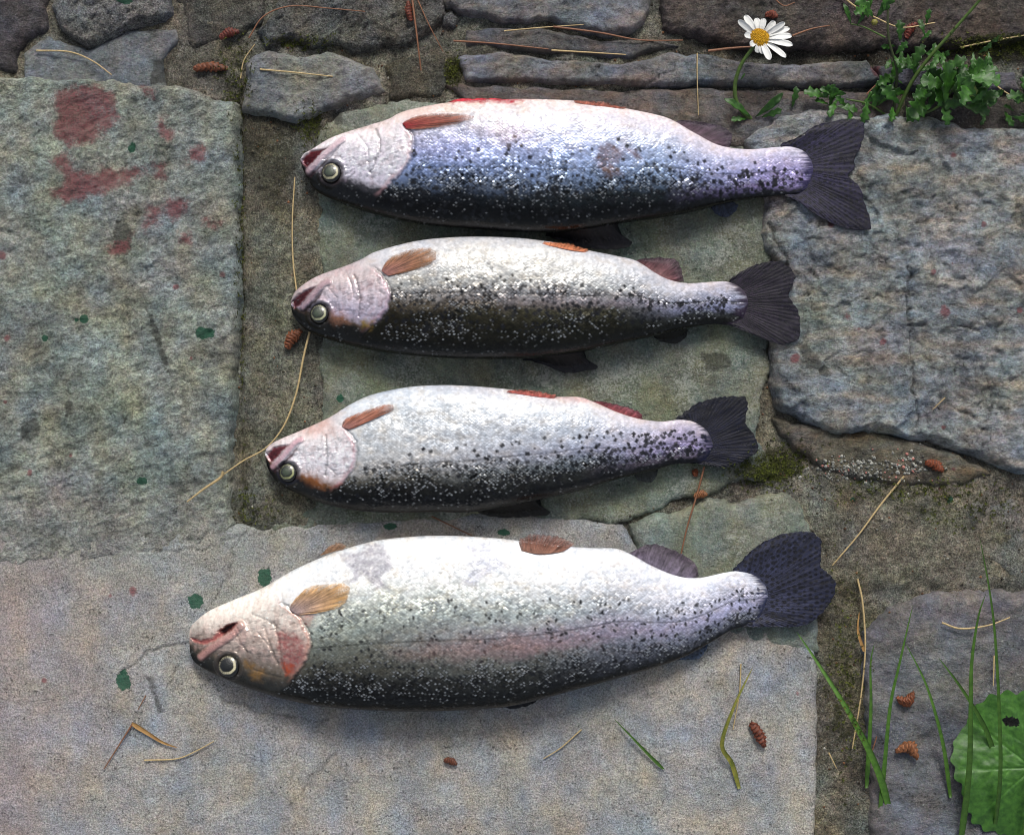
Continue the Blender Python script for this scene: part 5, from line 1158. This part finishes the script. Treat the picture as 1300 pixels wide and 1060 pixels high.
def petal(ln, wd):
    n, m = 18, 7; t = np.linspace(0, 1, n); b = np.linspace(-1, 1, m)
    prof = np.interp(t, [0, .15, .5, .8, .93, 1], [.45, .7, 1, .95, .7, .25])
    T_, B_ = np.meshgrid(t, b, indexing='ij')
    X_ = T_ * ln; Y_ = B_ * (prof * wd * .5)[:, None]; Z_ = .9 * np.sin(T_ * 2.6) * 1.5 + np.abs(B_) ** 2 * wd * .16 + .25 * np.cos(B_ * 6)
    V = np.stack([X_, Y_, Z_], -1).reshape(-1, 3) * K; q = gridquads(n, m); k_ = n * m; V2 = V.copy(); V2[:, 2] -= .0002
    idx = np.arange(k_).reshape(n, m); rim = np.r_[idx[:, 0], idx[-1, 1:], idx[::-1, -1][1:], idx[0, ::-1][1:]]
    qs = np.stack([rim[:-1], rim[1:], rim[1:] + k_, rim[:-1] + k_], -1)
    return mesh_from('petal', np.r_[V, V2], np.r_[q[:, ::-1], q + k_, qs], np.ones((2 * k_, 3)))
DC = (964, 50, 29)
pm = petal(26, 8.2); pm.materials.append(M_petal)
tips = [(937, 28), (945, 22), (959, 25), (969, 26), (982, 29), (994, 31), (1001, 38), (1003, 49), (1004, 61), (995, 76), (976, 79), (959, 68), (951, 60), (968, 70), (944, 46)]
for tx, ty in tips:
    a = math.atan2(-(ty - DC[1]), tx - DC[0]); d = math.hypot(tx - DC[0], ty - DC[1]); s0 = 7.5
    px, py = DC[0] + s0 * math.cos(a), DC[1] - s0 * math.sin(a)
    sl = max(.35, (d - s0) / 26)
    o = obj('petal', pm, None, daisy, Vector(((px - 650) * K * .975, (530 - py) * K * .975, DC[2] * .001)) - daisy.location)
    o.rotation_euler = (Matrix.Rotation(a, 3, 'Z') @ Matrix.Rotation(R(rl.uniform(-12, 8)), 3, 'Y') @ Matrix.Rotation(R(rl.uniform(-25, 25)), 3, 'X')).to_euler()
    o.scale = (sl, .95 + .15 * rl.random(), 1)
# disc of tiny florets
V, q, cs = [], [], []
rs = np.random.default_rng(2)
def lump(cx, cy, cz, r, col):
    b0 = len(V)
    for i in range(4):
        ph = math.pi * .5 * i / 3
        for j in range(6):
            a = 2 * math.pi * j / 6; V.append((cx + r * math.cos(ph) * math.cos(a), cy + r * math.cos(ph) * math.sin(a), cz + r * 1.3 * math.sin(ph))); cs.append(col * (.6 + .4 * i / 3))
    for i in range(3):
        for j in range(6): q.append((b0 + i * 6 + j, b0 + i * 6 + (j + 1) % 6, b0 + (i + 1) * 6 + (j + 1) % 6, b0 + (i + 1) * 6 + j))
for i in range(150):
    rr = 12.5 * math.sqrt(i / 150); a = i * 2.39996
    lump(rr * math.cos(a), rr * math.sin(a) * .82, 3.6 * (1 - (rr / 13) ** 2) + 1.2, 1.0 + .1 * rs.random(), np.asarray(S(226, 172, 20)) * (.8 + .35 * rs.random()))
V.extend([(15 * math.cos(a) * .9, 13 * math.sin(a) * .85, .8) for a in np.linspace(0, 6.283, 25)[:-1]]); cs.extend([np.asarray(S(170, 120, 20))] * 24)
b0 = len(V) - 24
V.append((0, 0, 4.6)); cs.append(np.asarray(S(170, 120, 20)))
tr_ = [(b0 + j, b0 + (j + 1) % 24, len(V) - 1) for j in range(24)]
me = mesh_from('flower_disc', np.array(V) * K, q, np.array(cs), tris=tr_)
M_disc = vcol_mat('daisy_disc', .6)
o = obj('flower_disc', me, M_disc, daisy, Vector(((964 - 650) * K * .975, (530 - 50) * K * .975, .0288)) - daisy.location)
o.rotation_euler = (R(8), R(8), R(-30))

# round lobed leaf, lower right, with a hole eaten in it
def round_leaf():
    nr, na = 44, 220; cx, cy = 1302, 968
    rr = np.linspace(0, 1, nr); aa = np.linspace(0, 2 * np.pi, na, endpoint=False)
    RR, AA = np.meshgrid(rr, aa, indexing='ij')
    lob = 1 + .09 * np.abs(np.sin(AA * 3.5 + .4)) + .045 * np.abs(np.sin(AA * 14)) + .02 * np.sin(AA * 31)
    rad = 88 * RR * (1 + (lob - 1) * RR ** 2)
    X_ = cx + rad * np.cos(AA); Y_ = cy - rad * 1.03 * np.sin(AA)
    vein = np.zeros(RR.shape)
    for k_ in range(9):
        a0 = k_ * 2 * math.pi / 9 + .4; d = np.abs(np.angle(np.exp(1j * (AA - a0)))) * RR * 88; vein = np.maximum(vein, np.exp(-(d / 1.6) ** 2))
        for s_ in (-1, 1):
            for r0 in (.3, .5, .7):
                da = np.angle(np.exp(1j * (AA - a0))) * RR * 88; dr = (RR - r0) * 88 - np.abs(da) * 1.1; vein = np.maximum(vein, .6 * np.exp(-(dr / 1.3) ** 2) * (da * s_ > 0) * (np.abs(da) < 18))
    Z_ = 14 + 5 * np.cos(AA * 3.5 + .4) * RR ** 2 - 6 * RR ** 2 + .6 * fbm(X_ / 16, Y_ / 16, 91, 3) - .7 * vein
    hole = (((X_ - 1277) / 9.5) ** 2 + ((Y_ - 911) / 5) ** 2) < 1
    V = np.stack([(X_ - 650) * K, (530 - Y_) * K, Z_ * .001], -1)
    idx = np.arange(nr * na).reshape(nr, na); nx = np.roll(idx, -1, 1)
    q = np.stack([idx[:-1], idx[1:], nx[1:], nx[:-1]], -1); keep = ~(hole[:-1] | hole[1:])
    q = q[keep].reshape(-1, 4)
    c = np.ones((nr, na, 3)) * (1 + .45 * vein[..., None] * np.array([1.1, 1, .8])) * (1 + .12 * fbm(X_ / 20, Y_ / 20, 93, 3)[..., None])
    V = V.reshape(-1, 3); cen = np.array(P(cx, cy, 0)); 
    V2 = V.copy(); V2[:, 2] -= .00025; c2 = c.reshape(-1, 3)
    me = mesh_from('blade', np.r_[V, V2] - cen, np.r_[q, q[:, ::-1] + len(V)], np.r_[c2, c2] * .85)
    root = obj('lobed_leaf', None, None, None, Vector(cen), label='round bright green lobed leaf with a small hole, in the lower right corner', category='leaf')
    obj('blade', me, M_round, root)
    stem([(1302, 968, 13), (1320, 1010, 8), (1330, 1060, -4)], 2.4, 2.0, root, name='leaf_stalk')
round_leaf()

# ------------------------------------------------------------------ loose grit and moss
gv, gq, gc = [], [], []
rs = np.random.default_rng(9)
def pebble(cx, cy, z, r, col):
    b0 = len(gv)
    for i in range(3):
        ph = -.5 + i * .95
        for j in range(6):
            a = 2 * math.pi * j / 6 + i * .4; k_ = .8 + .4 * rs.random()
            gv.append(((cx + r * k_ * math.cos(ph) * math.cos(a) - 650) * K, (530 - cy + r * k_ * math.cos(ph) * math.sin(a)) * K, (z + r * .55 * .7 * math.sin(ph) * k_) * .001)); gc.append(col)
    for i in range(2):
        for j in range(6): gq.append((b0 + i * 6 + j, b0 + i * 6 + (j + 1) % 6, b0 + (i + 1) * 6 + (j + 1) % 6, b0 + (i + 1) * 6 + j))
def top_z(x, y):
    dg = bpy.context.evaluated_depsgraph_get()
    hit, loc, *_ = sc.ray_cast(dg, Vector(((x - 650) * K, (530 - y) * K, .2)), Vector((0, 0, -1)))
    return loc.z * 1000 if hit else 0
bpy.context.view_layer.update()
for i in range(300):
    if i < 190: x, y = rs.normal(1075, 24), rs.normal(594, 8)
    elif i < 320: x, y = rs.normal(1150, 16), rs.normal(592, 9)
    else: x, y = rs.normal(1110, 60), rs.normal(606, 14)
    g_ = rs.random(); col = S(*(np.array([150, 150, 142]) * (.55 + .6 * g_))) if rs.random() < .9 else S(176, 120, 110)
    pebble(x, y, top_z(x, y) + .2, 1.0 + 1.6 * rs.random() ** 2, col)
obj('grit', mesh_from('grit', np.array(gv), gq, np.array(gc), smooth=False), vcol_mat('grit', .85), kind='stuff', label='pale loose grit scattered below the right slab')
gv, gq, gc = [], [], []
for i in range(5200):
    x, y = rs.uniform(-40, 1340), rs.uniform(-20, 1080)
    zt_ = top_z(x, y)
    if zt_ > -1.2 and not (1040 < x and 600 < y < 760 and zt_ < 2): continue
    g_ = rs.random(); t_ = rs.random()
    pebble(x, y, zt_ + .1, .6 + 1.5 * rs.random() ** 2, S(*(np.array([[96, 90, 74], [120, 84, 58], [150, 148, 138], [60, 54, 44]][int(t_ * 3.99)]) * (.6 + .6 * g_))))
me = mesh_from('crumbs', np.array(gv), gq, np.array(gc), smooth=False)
obj('crumbs', me, vcol_mat('crumbs', .9), kind='stuff', label='soil crumbs and grit lying in the joints')
mv, mq, mcx = [], [], []
def tuft(x, y, z, h, col):
    for k_ in range(5):
        a = rs.random() * 6.28; dx, dy = math.cos(a), math.sin(a); w_ = .5; b0 = len(mv)
        lean = 1.2 + 2 * rs.random()
        for (u, v, zz) in ((-w_, 0, -.3), (w_, 0, -.3), (w_ * .4, lean, h), (-w_ * .4, lean, h)):
            mv.append(((x + u * dy + v * dx - 650) * K, (530 - y + -u * dx + v * dy) * K, (z + zz * (1 if zz < 0 else .8 + .4 * rs.random())) * .001)); mcx.append(col * (.6 if zz < 0 else 1.1))
        mq.append((b0, b0 + 1, b0 + 2, b0 + 3))
for cx, cy, sx, sy, n in ((975, 598, 22, 10, 420), (1000, 585, 18, 14, 160), (1265, 58, 40, 6, 400), (576, 92, 6, 12, 110), (394, 158, 8, 12, 120), (1075, 860, 12, 60, 260), (1150, 622, 70, 8, 220), (300, 100, 12, 25, 130), (318, 640, 14, 14, 90), (378, 54, 22, 4, 100), (304, 320, 3, 110, 220), (1230, 650, 40, 12, 120)):
    for i in range(n):
        x, y = rs.normal(cx, sx), rs.normal(cy, sy)
        g_ = rs.random(); tuft(x, y, top_z(x, y), .8 + .9 * rs.random(), np.asarray(S(*(np.array([84, 92, 28]) * (.5 + .75 * g_)))))
me = mesh_from('moss', np.array(mv), mq, np.array(mcx), smooth=False)
obj('moss', me, vcol_mat('moss', .9), kind='stuff', label='short yellow green moss in the joints')
